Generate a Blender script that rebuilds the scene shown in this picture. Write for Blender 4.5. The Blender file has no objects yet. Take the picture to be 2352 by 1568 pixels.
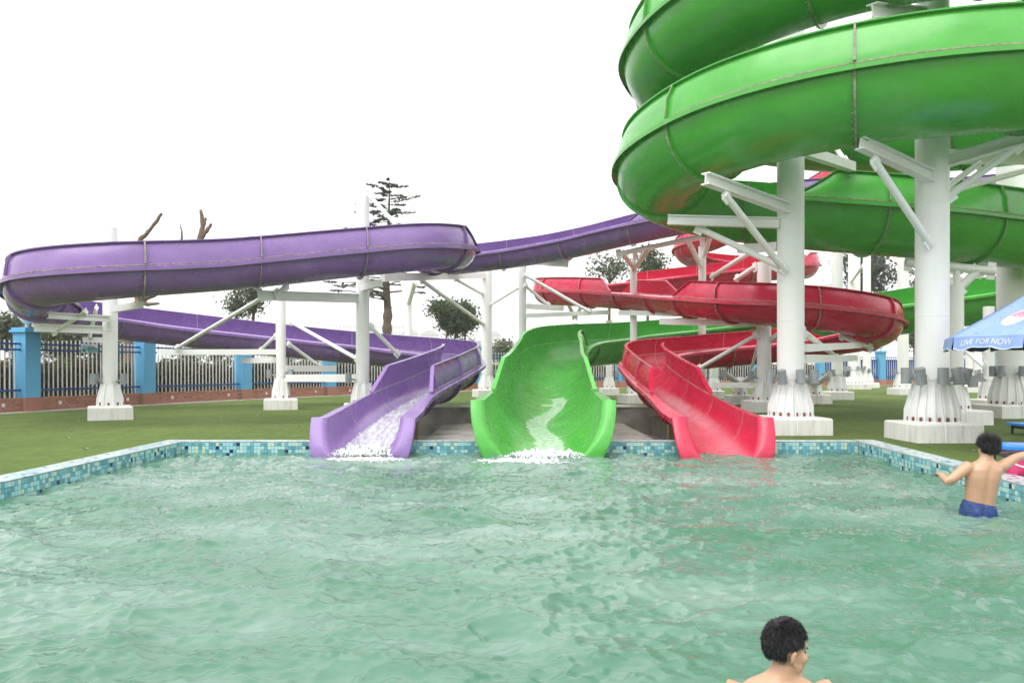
import bpy, bmesh, math, random
import numpy as np
from mathutils import Vector, Matrix

random.seed(7)
RNG = np.random.default_rng(11)
SC = bpy.context.scene
COL = SC.collection
rad = math.radians

# ------------------------------------------------------------------ camera
F, CX, HY, CH = 1800.0, 1176.0, 843.0, 1.5     # focal length and horizon of the photograph (2352 px wide), camera height
cam_d = bpy.data.cameras.new('camera')
cam = bpy.data.objects.new('camera', cam_d)
COL.objects.link(cam)
cam.location = (0, 0, CH)
cam.rotation_euler = (rad(90), 0, 0)
cam_d.sensor_width = 36.0
cam_d.lens = 36.0 * F / 2352.0
cam_d.shift_y = 59.0 / 2352.0
cam_d.clip_end = 5000
SC.camera = cam

# ------------------------------------------------------------------ sky and sun (bright overcast)
SUN_EL, SUN_AZ = rad(63), rad(215)             # azimuth clockwise from +Y: behind the camera, to its left
world = bpy.data.worlds.new('World')
SC.world = world
world.use_nodes = True
wt = world.node_tree
for n in list(wt.nodes):
    wt.nodes.remove(n)
w_out = wt.nodes.new('ShaderNodeOutputWorld')
w_bg = wt.nodes.new('ShaderNodeBackground')
w_sky = wt.nodes.new('ShaderNodeTexSky')
w_sky.sky_type = 'NISHITA'
w_sky.sun_disc = False
w_sky.sun_elevation = SUN_EL
w_sky.sun_rotation = SUN_AZ
w_sky.dust_density = 6.0
w_hsv = wt.nodes.new('ShaderNodeHueSaturation')
w_hsv.inputs['Saturation'].default_value = 0.12
w_mix = wt.nodes.new('ShaderNodeMixRGB')
w_mix.inputs['Fac'].default_value = 0.92
w_mix.inputs['Color2'].default_value = (8.2, 8.3, 8.4, 1)       # even cloud deck
wt.links.new(w_sky.outputs[0], w_hsv.inputs['Color'])
wt.links.new(w_hsv.outputs[0], w_mix.inputs['Color1'])
wt.links.new(w_mix.outputs[0], w_bg.inputs['Color'])
w_bg.inputs['Strength'].default_value = 0.1
wt.links.new(w_bg.outputs[0], w_out.inputs['Surface'])

sun_d = bpy.data.lights.new('sun', 'SUN')
sun_d.energy = 1.5
sun_d.angle = rad(55)
sun_d.color = (1.0, 0.97, 0.93)
sun = bpy.data.objects.new('sun', sun_d)
COL.objects.link(sun)
sd = Vector((math.sin(SUN_AZ) * math.cos(SUN_EL), math.cos(SUN_AZ) * math.cos(SUN_EL), math.sin(SUN_EL)))
sun.rotation_euler = (-sd).to_track_quat('-Z', 'Y').to_euler()
sun.location = (0, 0, 60)

vs = SC.view_settings
vs.view_transform = 'Standard'
vs.look = 'None'
vs.exposure = 1.26
vs.gamma = 1.0
vs.use_curve_mapping = False
SC.render.engine = 'CYCLES'
cy = SC.cycles
cy.use_denoising = True
cy.max_bounces = 7
cy.diffuse_bounces = 3
cy.glossy_bounces = 3
cy.transmission_bounces = 4
cy.transparent_max_bounces = 8
cy.volume_bounces = 1
cy.caustics_reflective = False
cy.caustics_refractive = False

G0 = 0.19                                      # turf level; the pool water is at 0


def P(x, y, Y):                                # a point at depth Y seen at photograph position x, y
    return Vector(((x - CX) * Y / F, Y, CH + (HY - y) * Y / F))


# ------------------------------------------------------------------ materials
def new_mat(name):
    m = bpy.data.materials.new(name)
    m.use_nodes = True
    nt = m.node_tree
    b = nt.nodes['Principled BSDF']
    return m, nt, b


def noise_node(nt, scale, detail=4, rough=0.55, stretch=None, coord='Object'):
    tc = nt.nodes.new('ShaderNodeTexCoord')
    nz = nt.nodes.new('ShaderNodeTexNoise')
    nz.inputs['Scale'].default_value = scale
    nz.inputs['Detail'].default_value = detail
    nz.inputs['Roughness'].default_value = rough
    if stretch:
        mp = nt.nodes.new('ShaderNodeMapping')
        mp.inputs['Scale'].default_value = stretch
        nt.links.new(tc.outputs[coord], mp.inputs[0])
        nt.links.new(mp.outputs[0], nz.inputs['Vector'])
    else:
        nt.links.new(tc.outputs[coord], nz.inputs['Vector'])
    return nz


def ramp(nt, src, stops):
    r = nt.nodes.new('ShaderNodeValToRGB')
    els = r.color_ramp.elements
    while len(els) < len(stops):
        els.new(0.5)
    for e, (p, c) in zip(els, stops):
        e.position = p
        e.color = (*c, 1) if len(c) == 3 else c
    nt.links.new(src, r.inputs[0])
    return r


def mixc(nt, fac, a, b, mode='MIX'):
    m = nt.nodes.new('ShaderNodeMixRGB')
    m.blend_type = mode
    if isinstance(fac, (int, float)):
        m.inputs[0].default_value = fac
    else:
        nt.links.new(fac, m.inputs[0])
    for i, v in ((1, a), (2, b)):
        if isinstance(v, tuple):
            m.inputs[i].default_value = (*v, 1) if len(v) == 3 else v
        else:
            nt.links.new(v, m.inputs[i])
    return m.outputs[0]


def bump(nt, b, src, strength, dist=0.02):
    bp = nt.nodes.new('ShaderNodeBump')
    bp.inputs['Strength'].default_value = strength
    bp.inputs['Distance'].default_value = dist
    nt.links.new(src, bp.inputs['Height'])
    nt.links.new(bp.outputs[0], b.inputs['Normal'])


def simple(name, c1, c2=None, scale=6, rough=0.5, bstr=0.0, bscale=40, dirt=None, dirt_scale=1.5, dirt_lo=0.58, dirt_hi=0.75, stretch=None,
           metal=0.0, spec=0.5, coat=0.0):
    m, nt, b = new_mat(name)
    c2 = c2 or tuple(v * 0.8 for v in c1)
    nz = noise_node(nt, scale, stretch=stretch)
    col = ramp(nt, nz.outputs[0], [(0.3, c2), (0.7, c1)]).outputs[0]
    if dirt:
        dz = noise_node(nt, dirt_scale, detail=7, rough=0.65, stretch=stretch)
        f = ramp(nt, dz.outputs[0], [(dirt_lo, (0, 0, 0)), (dirt_hi, (1, 1, 1))]).outputs[0]
        col = mixc(nt, f, col, dirt)
    nt.links.new(col, b.inputs['Base Color'])
    b.inputs['Roughness'].default_value = rough
    b.inputs['Metallic'].default_value = metal
    b.inputs['Specular IOR Level'].default_value = spec
    b.inputs['Coat Weight'].default_value = coat
    if bstr:
        bz = noise_node(nt, bscale, detail=5)
        bump(nt, b, bz.outputs[0], bstr)
    return m


def fibreglass(name, c, dirtc, chalk):
    dirtc = tuple(0.55 * a + 0.45 * b for a, b in zip(dirtc, c))
    m, nt, b = new_mat(name)
    nz = noise_node(nt, 1.2, detail=6, stretch=(1, 1, 3))
    col = ramp(nt, nz.outputs[0], [(0.3, tuple(v * 0.88 for v in c)), (0.7, tuple(v * 1.08 for v in c))]).outputs[0]
    # broad weathering: chalky fade and thin grime streaks
    ch = noise_node(nt, 0.7, detail=8, rough=0.7)
    f = ramp(nt, ch.outputs[0], [(0.48, (0, 0, 0)), (0.8, (0.16, 0.16, 0.16))]).outputs[0]
    col = mixc(nt, f, col, chalk)
    dz = noise_node(nt, 0.8, detail=4, rough=0.5, stretch=(1.3, 1.3, 0.6))
    f = ramp(nt, dz.outputs[0], [(0.56, (0, 0, 0)), (0.85, (0.32, 0.32, 0.32))]).outputs[0]
    col = mixc(nt, f, col, dirtc)
    sz = noise_node(nt, 9, detail=8, rough=0.8, stretch=(1, 1, 4))
    f = ramp(nt, sz.outputs[0], [(0.80, (0, 0, 0)), (0.90, (0.30, 0.30, 0.30))]).outputs[0]
    col = mixc(nt, f, col, chalk)
    nt.links.new(col, b.inputs['Base Color'])
    rz = noise_node(nt, 2.5, detail=6)
    rr = ramp(nt, rz.outputs[0], [(0.3, (0.17, 0.17, 0.17)), (0.75, (0.34, 0.34, 0.34))]).outputs[0]
    nt.links.new(rr, b.inputs['Roughness'])
    bz = noise_node(nt, 5, detail=3)
    bump(nt, b, bz.outputs[0], 0.02, 0.03)
    return m


M = {}
M['purple'] = fibreglass('purple_gelcoat', (0.215, 0.120, 0.345), (0.13, 0.09, 0.12), (0.50, 0.42, 0.62))
M['green'] = fibreglass('green_gelcoat', (0.068, 0.37, 0.045), (0.10, 0.14, 0.05), (0.30, 0.55, 0.26))
M['red'] = fibreglass('red_gelcoat', (0.55, 0.013, 0.058), (0.26, 0.02, 0.04), (0.75, 0.20, 0.27))
M['sealant'] = simple('grubby_sealant', (0.42, 0.38, 0.31), (0.16, 0.135, 0.11), scale=14, rough=0.8, bstr=0.4)
M['seam'] = simple('pale_seam', (0.66, 0.62, 0.54), (0.45, 0.42, 0.36), scale=9, rough=0.6)
M['whitesteel'] = simple('white_painted_steel', (0.86, 0.86, 0.85), (0.81, 0.81, 0.80), scale=1.5, rough=0.38, dirt=(0.56, 0.54, 0.49),
                         dirt_scale=1.1, dirt_lo=0.60, dirt_hi=0.95, stretch=(2, 2, 0.5), bstr=0.06, bscale=8)
M['footing'] = simple('whitewashed_concrete', (0.80, 0.79, 0.76), (0.70, 0.69, 0.65), scale=3, rough=0.8, dirt=(0.42, 0.35, 0.25),
                      dirt_scale=2.6, dirt_lo=0.54, dirt_hi=0.78, stretch=(3.5, 3.5, 0.4), bstr=0.25, bscale=25)
M['rust'] = simple('rusty_bolt', (0.28, 0.07, 0.035), (0.16, 0.04, 0.02), scale=20, rough=0.8)
M['greylamp'] = simple('grey_lamp_housing', (0.30, 0.32, 0.33), (0.24, 0.26, 0.27), scale=6, rough=0.55)
M['lens'] = simple('lamp_lens', (0.55, 0.60, 0.60), rough=0.2)
M['pillarblue'] = simple('sky_blue_render', (0.115, 0.40, 0.66), (0.10, 0.35, 0.60), scale=2, rough=0.7, dirt=(0.22, 0.36, 0.46), dirt_scale=1.2,
                         dirt_lo=0.6, dirt_hi=0.9, bstr=0.08)
M['railblue'] = simple('dark_blue_rail', (0.012, 0.075, 0.28), rough=0.4)
M['panelblue'] = simple('blue_sheet', (0.010, 0.085, 0.34), (0.012, 0.07, 0.27), rough=0.45)
M['barwhite'] = simple('white_bar', (0.72, 0.70, 0.69), (0.58, 0.56, 0.55), scale=4, rough=0.4)
M['globe'] = simple('opal_globe', (0.80, 0.79, 0.77), (0.76, 0.75, 0.73), rough=0.25)
M['mortar'] = simple('mortar', (0.24, 0.16, 0.13), (0.19, 0.12, 0.10), scale=12, rough=0.9)
M['kerb'] = simple('pale_concrete', (0.46, 0.44, 0.42), (0.36, 0.34, 0.32), scale=4, rough=0.9, bstr=0.3)
M['grout'] = simple('grout', (0.28, 0.32, 0.30), (0.20, 0.24, 0.22), scale=10, rough=0.8)


def brick_mat():
    m, nt, b = new_mat('pink_brick')
    oi = nt.nodes.new('ShaderNodeObjectInfo')
    r = ramp(nt, oi.outputs['Random'], [(0, (0.36, 0.155, 0.105)), (0.5, (0.41, 0.195, 0.135)), (1, (0.31, 0.125, 0.085))]).outputs[0]
    gi = nt.nodes.new('ShaderNodeNewGeometry')
    r2 = ramp(nt, gi.outputs['Random Per Island'], [(0, (0.85, 0.85, 0.85)), (1, (1.1, 1.1, 1.1))]).outputs[0]
    col = mixc(nt, 1.0, r, r2, 'MULTIPLY')
    nz = noise_node(nt, 1.3, detail=6, coord='Object')
    f = ramp(nt, nz.outputs[0], [(0.45, (0, 0, 0)), (0.75, (0.5, 0.5, 0.5))]).outputs[0]
    col = mixc(nt, f, col, (0.25, 0.13, 0.10))
    nt.links.new(col, b.inputs['Base Color'])
    b.inputs['Roughness'].default_value = 0.85
    bz = noise_node(nt, 30)
    bump(nt, b, bz.outputs[0], 0.3, 0.01)
    return m


M['brick'] = brick_mat()


def tile_mat(name, stops):
    m, nt, b = new_mat(name)
    oi = nt.nodes.new('ShaderNodeObjectInfo')
    gi = nt.nodes.new('ShaderNodeNewGeometry')
    ad = nt.nodes.new('ShaderNodeMath')
    ad.operation = 'ADD'
    nt.links.new(oi.outputs['Random'], ad.inputs[0])
    nt.links.new(gi.outputs['Random Per Island'], ad.inputs[1])
    fr = nt.nodes.new('ShaderNodeMath')
    fr.operation = 'FRACT'
    nt.links.new(ad.outputs[0], fr.inputs[0])
    r = ramp(nt, fr.outputs[0], stops)
    r.color_ramp.interpolation = 'CONSTANT'
    nt.links.new(r.outputs[0], b.inputs['Base Color'])
    b.inputs['Roughness'].default_value = 0.18
    return m


M['tile'] = tile_mat('glass_mosaic', [(0, (0.16, 0.40, 0.46)), (0.18, (0.40, 0.62, 0.58)), (0.36, (0.12, 0.34, 0.42)), (0.52, (0.30, 0.58, 0.64)),
                                      (0.68, (0.50, 0.62, 0.50)), (0.80, (0.10, 0.30, 0.34)), (0.95, (0.014, 0.018, 0.085))])
M['toptile'] = tile_mat('pale_mosaic', [(0, (0.58, 0.70, 0.72)), (0.22, (0.34, 0.58, 0.66)), (0.42, (0.68, 0.72, 0.70)), (0.60, (0.48, 0.66, 0.70)),
                                        (0.80, (0.62, 0.70, 0.66)), (0.94, (0.06, 0.09, 0.22))])


def turf_mat():
    m, nt, b = new_mat('artificial_turf')
    big = noise_node(nt, 0.22, detail=5, coord='Object')
    c = ramp(nt, big.outputs[0], [(0.3, (0.086, 0.132, 0.034)), (0.7, (0.136, 0.200, 0.052))]).outputs[0]
    mid = noise_node(nt, 7, detail=6, rough=0.7, stretch=(1, 0.35, 1))
    c2 = ramp(nt, mid.outputs[0], [(0.3, (0.72, 0.72, 0.70)), (0.7, (1.18, 1.16, 1.1))]).outputs[0]
    c = mixc(nt, 1.0, c, c2, 'MULTIPLY')
    fine = noise_node(nt, 90, detail=3, rough=0.7)
    c3 = ramp(nt, fine.outputs[0], [(0.3, (0.62, 0.64, 0.6)), (0.7, (1.3, 1.28, 1.2))]).outputs[0]
    c = mixc(nt, 0.8, c, c3, 'MULTIPLY')
    nt.links.new(c, b.inputs['Base Color'])
    b.inputs['Roughness'].default_value = 0.9
    b.inputs['Specular IOR Level'].default_value = 0.15
    bump(nt, b, fine.outputs[0], 0.8, 0.03)
    return m


M['turf'] = turf_mat()
M['soil'] = simple('rough_ground', (0.16, 0.15, 0.09), (0.09, 0.10, 0.05), scale=0.4, rough=0.95, bstr=0.5, bscale=3)
M['concrete'] = simple('stained_concrete', (0.33, 0.30, 0.265), (0.25, 0.225, 0.20), scale=2.5, rough=0.75, dirt=(0.10, 0.085, 0.075), dirt_scale=1.4,
                       dirt_lo=0.48, dirt_hi=0.72, bstr=0.3, bscale=15)
M['wood'] = simple('weathered_timber', (0.34, 0.24, 0.13), (0.24, 0.16, 0.09), scale=8, rough=0.8)


def water_mat():
    m, nt, b = new_mat('pool_water')
    nz = noise_node(nt, 0.42, detail=8, rough=0.66, stretch=(0.6, 1.3, 1))      # pale patches: air bubbles, with sky reflection partly painted into the colour
    col = ramp(nt, nz.outputs[0], [(0.34, (0.046, 0.140, 0.080)), (0.50, (0.088, 0.182, 0.131)), (0.68, (0.195, 0.282, 0.236))]).outputs[0]
    nt.links.new(col, b.inputs['Base Color'])
    b.inputs['Roughness'].default_value = 0.03
    b.inputs['IOR'].default_value = 1.36
    bz = noise_node(nt, 14, detail=5, rough=0.62, stretch=(0.5, 1.0, 1))
    bump(nt, b, bz.outputs[0], 0.24, 0.03)
    return m


M['water'] = water_mat()


def stream_mat(name, col, lo, hi, scale, stretch):
    m, nt, b = new_mat(name)
    nz = noise_node(nt, scale, detail=8, rough=0.7, stretch=stretch)
    a = ramp(nt, nz.outputs[0], [(lo, (0.15, 0.15, 0.15)), (hi, (0.95, 0.95, 0.95))]).outputs[0]
    nt.links.new(a, b.inputs['Alpha'])
    b.inputs['Base Color'].default_value = (*col, 1)
    b.inputs['Roughness'].default_value = 0.12
    b.inputs['IOR'].default_value = 1.33
    bump(nt, b, nz.outputs[0], 0.6, 0.05)
    return m


M['foam'] = simple('white_foam', (0.74, 0.77, 0.76), (0.58, 0.64, 0.63), scale=14, rough=0.5, bstr=0.6, bscale=30)
M['stream_white'] = stream_mat('running_white_water', (0.80, 0.80, 0.84), 0.30, 0.62, 3.0, (5, 0.7, 1))
M['stream_green'] = stream_mat('running_clear_water', (0.58, 0.80, 0.58), 0.22, 0.62, 9.0, (1, 1, 1))
M['skin'] = simple('skin', (0.50, 0.30, 0.195), (0.44, 0.25, 0.155), scale=5, rough=0.36, bstr=0.12, bscale=120)
M['skin'].node_tree.nodes['Principled BSDF'].inputs['Subsurface Weight'].default_value = 0.12
M['skin'].node_tree.nodes['Principled BSDF'].inputs['Subsurface Radius'].default_value = (0.03, 0.012, 0.006)
M['hair'] = simple('black_hair', (0.008, 0.0075, 0.0075), (0.004, 0.004, 0.004), scale=30, rough=0.38, bstr=0.7, bscale=60)
M['eye'] = simple('dark_eye', (0.02, 0.015, 0.012), rough=0.2)
M['lip'] = simple('lip', (0.50, 0.20, 0.16), rough=0.5)
M['shorts'] = simple('wet_blue_cloth', (0.012, 0.045, 0.20), (0.008, 0.025, 0.12), scale=9, rough=0.45, dirt=(0.08, 0.17, 0.42), dirt_scale=14, bstr=0.5)
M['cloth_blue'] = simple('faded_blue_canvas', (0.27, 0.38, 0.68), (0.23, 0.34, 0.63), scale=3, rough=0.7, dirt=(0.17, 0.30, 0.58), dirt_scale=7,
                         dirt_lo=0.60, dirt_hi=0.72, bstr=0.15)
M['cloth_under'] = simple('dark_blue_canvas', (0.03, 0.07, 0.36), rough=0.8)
M['white_print'] = simple('white_print', (0.84, 0.86, 0.88), rough=0.6)
M['pink_print'] = simple('pink_print', (0.86, 0.38, 0.46), (0.80, 0.33, 0.42), scale=8, rough=0.6)
M['cyan_print'] = simple('cyan_print', (0.48, 0.80, 0.90), (0.62, 0.86, 0.93), scale=8, rough=0.6)
M['speck'] = simple('dark_speck', (0.16, 0.06, 0.10), rough=0.7)
M['plastic_blue'] = simple('bright_blue_plastic', (0.03, 0.24, 0.72), (0.025, 0.20, 0.62), scale=3, rough=0.3)
M['plastic_pink'] = simple('pink_plastic', (0.80, 0.045, 0.20), (0.74, 0.035, 0.17), scale=3, rough=0.3)
M['black'] = simple('black_plastic', (0.015, 0.015, 0.017), rough=0.4)
M['print_red'] = simple('red_print', (0.55, 0.03, 0.06), rough=0.5)
M['bark'] = simple('bark', (0.15, 0.10, 0.075), (0.075, 0.055, 0.042), scale=6, rough=0.95, bstr=0.8, bscale=14, stretch=(3, 3, 0.7))
M['wrap'] = simple('straw_wrapped_trunk', (0.20, 0.14, 0.10), (0.10, 0.07, 0.052), scale=7, rough=0.95, bstr=0.8, bscale=12, stretch=(0.8, 0.8, 4))
M['farwall'] = simple('pale_facade', (0.48, 0.47, 0.46), (0.42, 0.41, 0.40), scale=0.1, rough=0.9)
M['farwallb'] = simple('grey_facade', (0.24, 0.28, 0.30), (0.20, 0.24, 0.26), scale=0.1, rough=0.9)
M['farwin'] = simple('far_window', (0.09, 0.10, 0.12), rough=0.3)
M['farroof'] = simple('far_roof', (0.22, 0.22, 0.24), rough=0.9)


def leaf_mat(name, stops):
    m, nt, b = new_mat(name)
    gi = nt.nodes.new('ShaderNodeNewGeometry')
    c = ramp(nt, gi.outputs['Random Per Island'], stops).outputs[0]
    nt.links.new(c, b.inputs['Base Color'])
    b.inputs['Roughness'].default_value = 0.5
    tr = nt.nodes.new('ShaderNodeBsdfTranslucent')
    nt.links.new(c, tr.inputs['Color'])
    mx = nt.nodes.new('ShaderNodeMixShader')
    mx.inputs[0].default_value = 0.3
    nt.links.new(b.outputs[0], mx.inputs[1])
    nt.links.new(tr.outputs[0], mx.inputs[2])
    nt.links.new(mx.outputs[0], nt.nodes['Material Output'].inputs['Surface'])
    return m


M['leaf_mid'] = leaf_mat('mid_green_leaves', [(0, (0.025, 0.048, 0.014)), (0.5, (0.050, 0.085, 0.022)), (1, (0.095, 0.13, 0.038))])
M['leaf_dark'] = leaf_mat('dark_needles', [(0, (0.035, 0.052, 0.036)), (1, (0.085, 0.105, 0.075))])
M['leaf_hedge'] = leaf_mat('photinia_leaves', [(0, (0.020, 0.042, 0.010)), (0.50, (0.055, 0.090, 0.020)), (0.74, (0.13, 0.15, 0.035)),
                                               (0.88, (0.20, 0.10, 0.05)), (1, (0.15, 0.04, 0.03))])
M['leaf_olive'] = leaf_mat('olive_leaves', [(0, (0.035, 0.052, 0.020)), (0.6, (0.065, 0.085, 0.032)), (1, (0.11, 0.115, 0.048))])


# ------------------------------------------------------------------ mesh helpers
ORG = {}                                       # world origin of each object's local coordinates


class MB:
    def __init__(self):
        self.v, self.f, self.m = [], [], []

    def add(self, vs_, fs, mi=0):
        o = len(self.v)
        self.v += [tuple(p) for p in vs_]
        self.f += [tuple(i + o for i in f) for f in fs]
        self.m += [mi] * len(fs)
        return self

    def box(self, c, s, rz=0.0, mi=0):
        cx, cyy, cz = c
        hx, hy, hz = s[0] / 2, s[1] / 2, s[2] / 2
        ca, sa = math.cos(rz), math.sin(rz)
        vv = []
        for z in (-hz, hz):
            for x, y in ((-hx, -hy), (hx, -hy), (hx, hy), (-hx, hy)):
                vv.append((cx + x * ca - y * sa, cyy + x * sa + y * ca, cz + z))
        return self.add(vv, [(0, 3, 2, 1), (4, 5, 6, 7), (0, 1, 5, 4), (1, 2, 6, 5), (2, 3, 7, 6), (3, 0, 4, 7)], mi)

    def beam(self, p, q, w, h, mi=0, h2=None):     # rectangular bar from p to q
        p, q = Vector(p), Vector(q)
        d = (q - p).normalized()
        up = Vector((0, 0, 1)) if abs(d.z) < 0.95 else Vector((1, 0, 0))
        s = d.cross(up).normalized()
        u = s.cross(d)
        h2 = h if h2 is None else h2
        vv = []
        for c, hh in ((p, h), (q, h2)):
            for a, b in ((-1, -1), (1, -1), (1, 1), (-1, 1)):
                off = u * (hh / 2 if b > 0 else -(hh - h / 2))
                vv.append(c + s * (a * w / 2) + off)
        return self.add(vv, [(0, 1, 2, 3), (7, 6, 5, 4), (0, 4, 5, 1), (1, 5, 6, 2), (2, 6, 7, 3), (3, 7, 4, 0)], mi)

    def tube(self, pts, rs, n=10, mi=0, cap=True):
        pts = [Vector(p) for p in pts]
        if isinstance(rs, (int, float)):
            rs = [rs] * len(pts)
        rings = []
        prev = None
        for i, p in enumerate(pts):
            t = (pts[min(i + 1, len(pts) - 1)] - pts[max(i - 1, 0)]).normalized()
            if prev is None:
                a = Vector((0, 0, 1)) if abs(t.z) < 0.9 else Vector((1, 0, 0))
                s = t.cross(a).normalized()
            else:
                s = (prev - t * prev.dot(t)).normalized()
            prev = s
            u = t.cross(s)
            rings.append([p + s * (rs[i] * math.cos(2 * math.pi * k / n)) + u * (rs[i] * math.sin(2 * math.pi * k / n)) for k in range(n)])
        vv = [v for r in rings for v in r]
        ff = []
        for i in range(len(rings) - 1):
            for k in range(n):
                a, b = i * n + k, i * n + (k + 1) % n
                ff.append((a, b, b + n, a + n))
        if cap:
            ff.append(tuple(range(n - 1, -1, -1)))
            ff.append(tuple((len(rings) - 1) * n + k for k in range(n)))
        return self.add(vv, ff, mi)

    def loft(self, rings, mi=0, closed=True, cap=True):
        n = len(rings[0])
        vv = [v for r in rings for v in r]
        ff = []
        for i in range(len(rings) - 1):
            for k in range(n if closed else n - 1):
                a, b = i * n + k, i * n + (k + 1) % n
                ff.append((a, b, b + n, a + n))
        if cap and closed:
            ff.append(tuple(range(n - 1, -1, -1)))
            ff.append(tuple((len(rings) - 1) * n + k for k in range(n)))
        return self.add(vv, ff, mi)

    def sphere(self, c, r, n=10, m=7, mi=0, sc=(1, 1, 1)):
        c = Vector(c)
        vv = [c + Vector((0, 0, -r * sc[2]))]
        for j in range(1, m):
            a = -math.pi / 2 + math.pi * j / m
            for k in range(n):
                b = 2 * math.pi * k / n
                vv.append(c + Vector((r * sc[0] * math.cos(a) * math.cos(b), r * sc[1] * math.cos(a) * math.sin(b), r * sc[2] * math.sin(a))))
        vv.append(c + Vector((0, 0, r * sc[2])))
        ff = [(0, 1 + (k + 1) % n, 1 + k) for k in range(n)]
        for j in range(m - 2):
            for k in range(n):
                a, b = 1 + j * n + k, 1 + j * n + (k + 1) % n
                ff.append((a, b, b + n, a + n))
        t = len(vv) - 1
        o = 1 + (m - 2) * n
        ff += [(t, o + k, o + (k + 1) % n) for k in range(n)]
        return self.add(vv, ff, mi)

    def build(self, name, mats, parent=None, smooth=True, ang=38, recalc=True, origin=None):
        if not isinstance(mats, (list, tuple)):
            mats = [mats]
        o = ORG[parent.name] if parent is not None else Vector(origin if origin is not None else (0, 0, 0))
        me = bpy.data.meshes.new(name)
        me.from_pydata([(v[0] - o[0], v[1] - o[1], v[2] - o[2]) for v in self.v], [], self.f)
        for mt in mats:
            me.materials.append(mt)
        if len(mats) > 1:
            me.polygons.foreach_set('material_index', self.m)
        if smooth or recalc:
            bm = bmesh.new()
            bm.from_mesh(me)
            if recalc:
                bmesh.ops.recalc_face_normals(bm, faces=bm.faces)
            if smooth:
                lim = rad(ang)
                for f in bm.faces:
                    f.smooth = True
                for e in bm.edges:
                    if len(e.link_faces) == 2 and e.calc_face_angle(0) > lim:
                        e.smooth = False
            bm.to_mesh(me)
            bm.free()
        ob = bpy.data.objects.new(name, me)
        COL.objects.link(ob)
        ORG[ob.name] = Vector(o)
        if parent is not None:
            ob.parent = parent
        else:
            ob.location = o
        return ob


def tag(o, label=None, cat=None, group=None, kind=None):
    for k, v in (('label', label), ('category', cat), ('group', group), ('kind', kind)):
        if v:
            o[k] = v
    return o


def thing(name, loc, label, cat, group=None):
    o = bpy.data.objects.new(name, None)
    COL.objects.link(o)
    o.location = loc
    o.empty_display_size = 0.2
    ORG[o.name] = Vector(loc)
    return tag(o, label, cat, group)


def shared(name, me, parent, loc, rz=0.0, scale=None):     # an object that shares mesh data; loc in world coordinates
    ob = bpy.data.objects.new(name, me)
    COL.objects.link(ob)
    ob.parent = parent
    ob.location = Vector(loc) - ORG[parent.name]
    ob.rotation_euler = (0, 0, rz)
    if scale:
        ob.scale = scale
    return ob


def quads_mesh(centers, sizes, rng, flat=0.0, aspect=1.0):     # leaf-sized quads, randomly turned
    n = len(centers)
    nrm = rng.normal(size=(n, 3))
    nrm[:, 2] += flat * np.sign(nrm[:, 2] + 1e-6)
    nrm /= np.linalg.norm(nrm, axis=1)[:, None]
    t = rng.normal(size=(n, 3))
    t -= nrm * (t * nrm).sum(1)[:, None]
    t /= np.linalg.norm(t, axis=1)[:, None]
    u = np.cross(nrm, t)
    s = np.asarray(sizes)[:, None]
    a = centers - t * s
    b = centers + u * s * 0.45 * aspect
    c = centers + t * s
    d = centers - u * s * 0.45 * aspect
    v = np.stack([a, b, c, d], 1).reshape(-1, 3)
    f = np.arange(4 * n).reshape(-1, 4)
    return v, f


def np_obj(name, v, f, mat, parent=None, origin=(0, 0, 0)):
    o = ORG[parent.name] if parent is not None else Vector(origin)
    me = bpy.data.meshes.new(name)
    v = np.asarray(v, dtype=np.float32) - np.array(o, dtype=np.float32)
    f = np.asarray(f, dtype=np.int32)
    k = f.shape[1]
    me.vertices.add(len(v))
    me.vertices.foreach_set('co', v.ravel())
    me.loops.add(f.size)
    me.loops.foreach_set('vertex_index', f.ravel())
    me.polygons.add(len(f))
    me.polygons.foreach_set('loop_start', np.arange(0, f.size, k, dtype=np.int32))
    me.update(calc_edges=True)
    me.validate()
    me.materials.append(mat)
    ob = bpy.data.objects.new(name, me)
    COL.objects.link(ob)
    ORG[ob.name] = Vector(o)
    if parent is not None:
        ob.parent = parent
    else:
        ob.location = o
    return ob


# ------------------------------------------------------------------ ground, turf, pool
PL, PY1, PY0 = -5.75, 13.62, -5.0              # pool: left wall, back wall, front end
RW = 0.40                                      # width of the tiled rim
BAY = (-3.22, 4.24, 16.9)                      # the apron is wider next to the pool, under the chute mouths
PIT = (-2.75, 3.75, 21.0)                      # concrete apron below the slides: x0, x1, back


def pr(y):                                     # right wall of the pool (its side is not quite square)
    return 6.03 + (y - 13.6) * 0.085


def sheet(name, quads, z, mat, kind='structure'):
    mb = MB()
    for q in quads:
        mb.add([(x, y, z) for x, y in q], [tuple(range(len(q)))])
    o = mb.build(name, mat, smooth=False, recalc=False)
    return tag(o, kind=kind)


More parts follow.
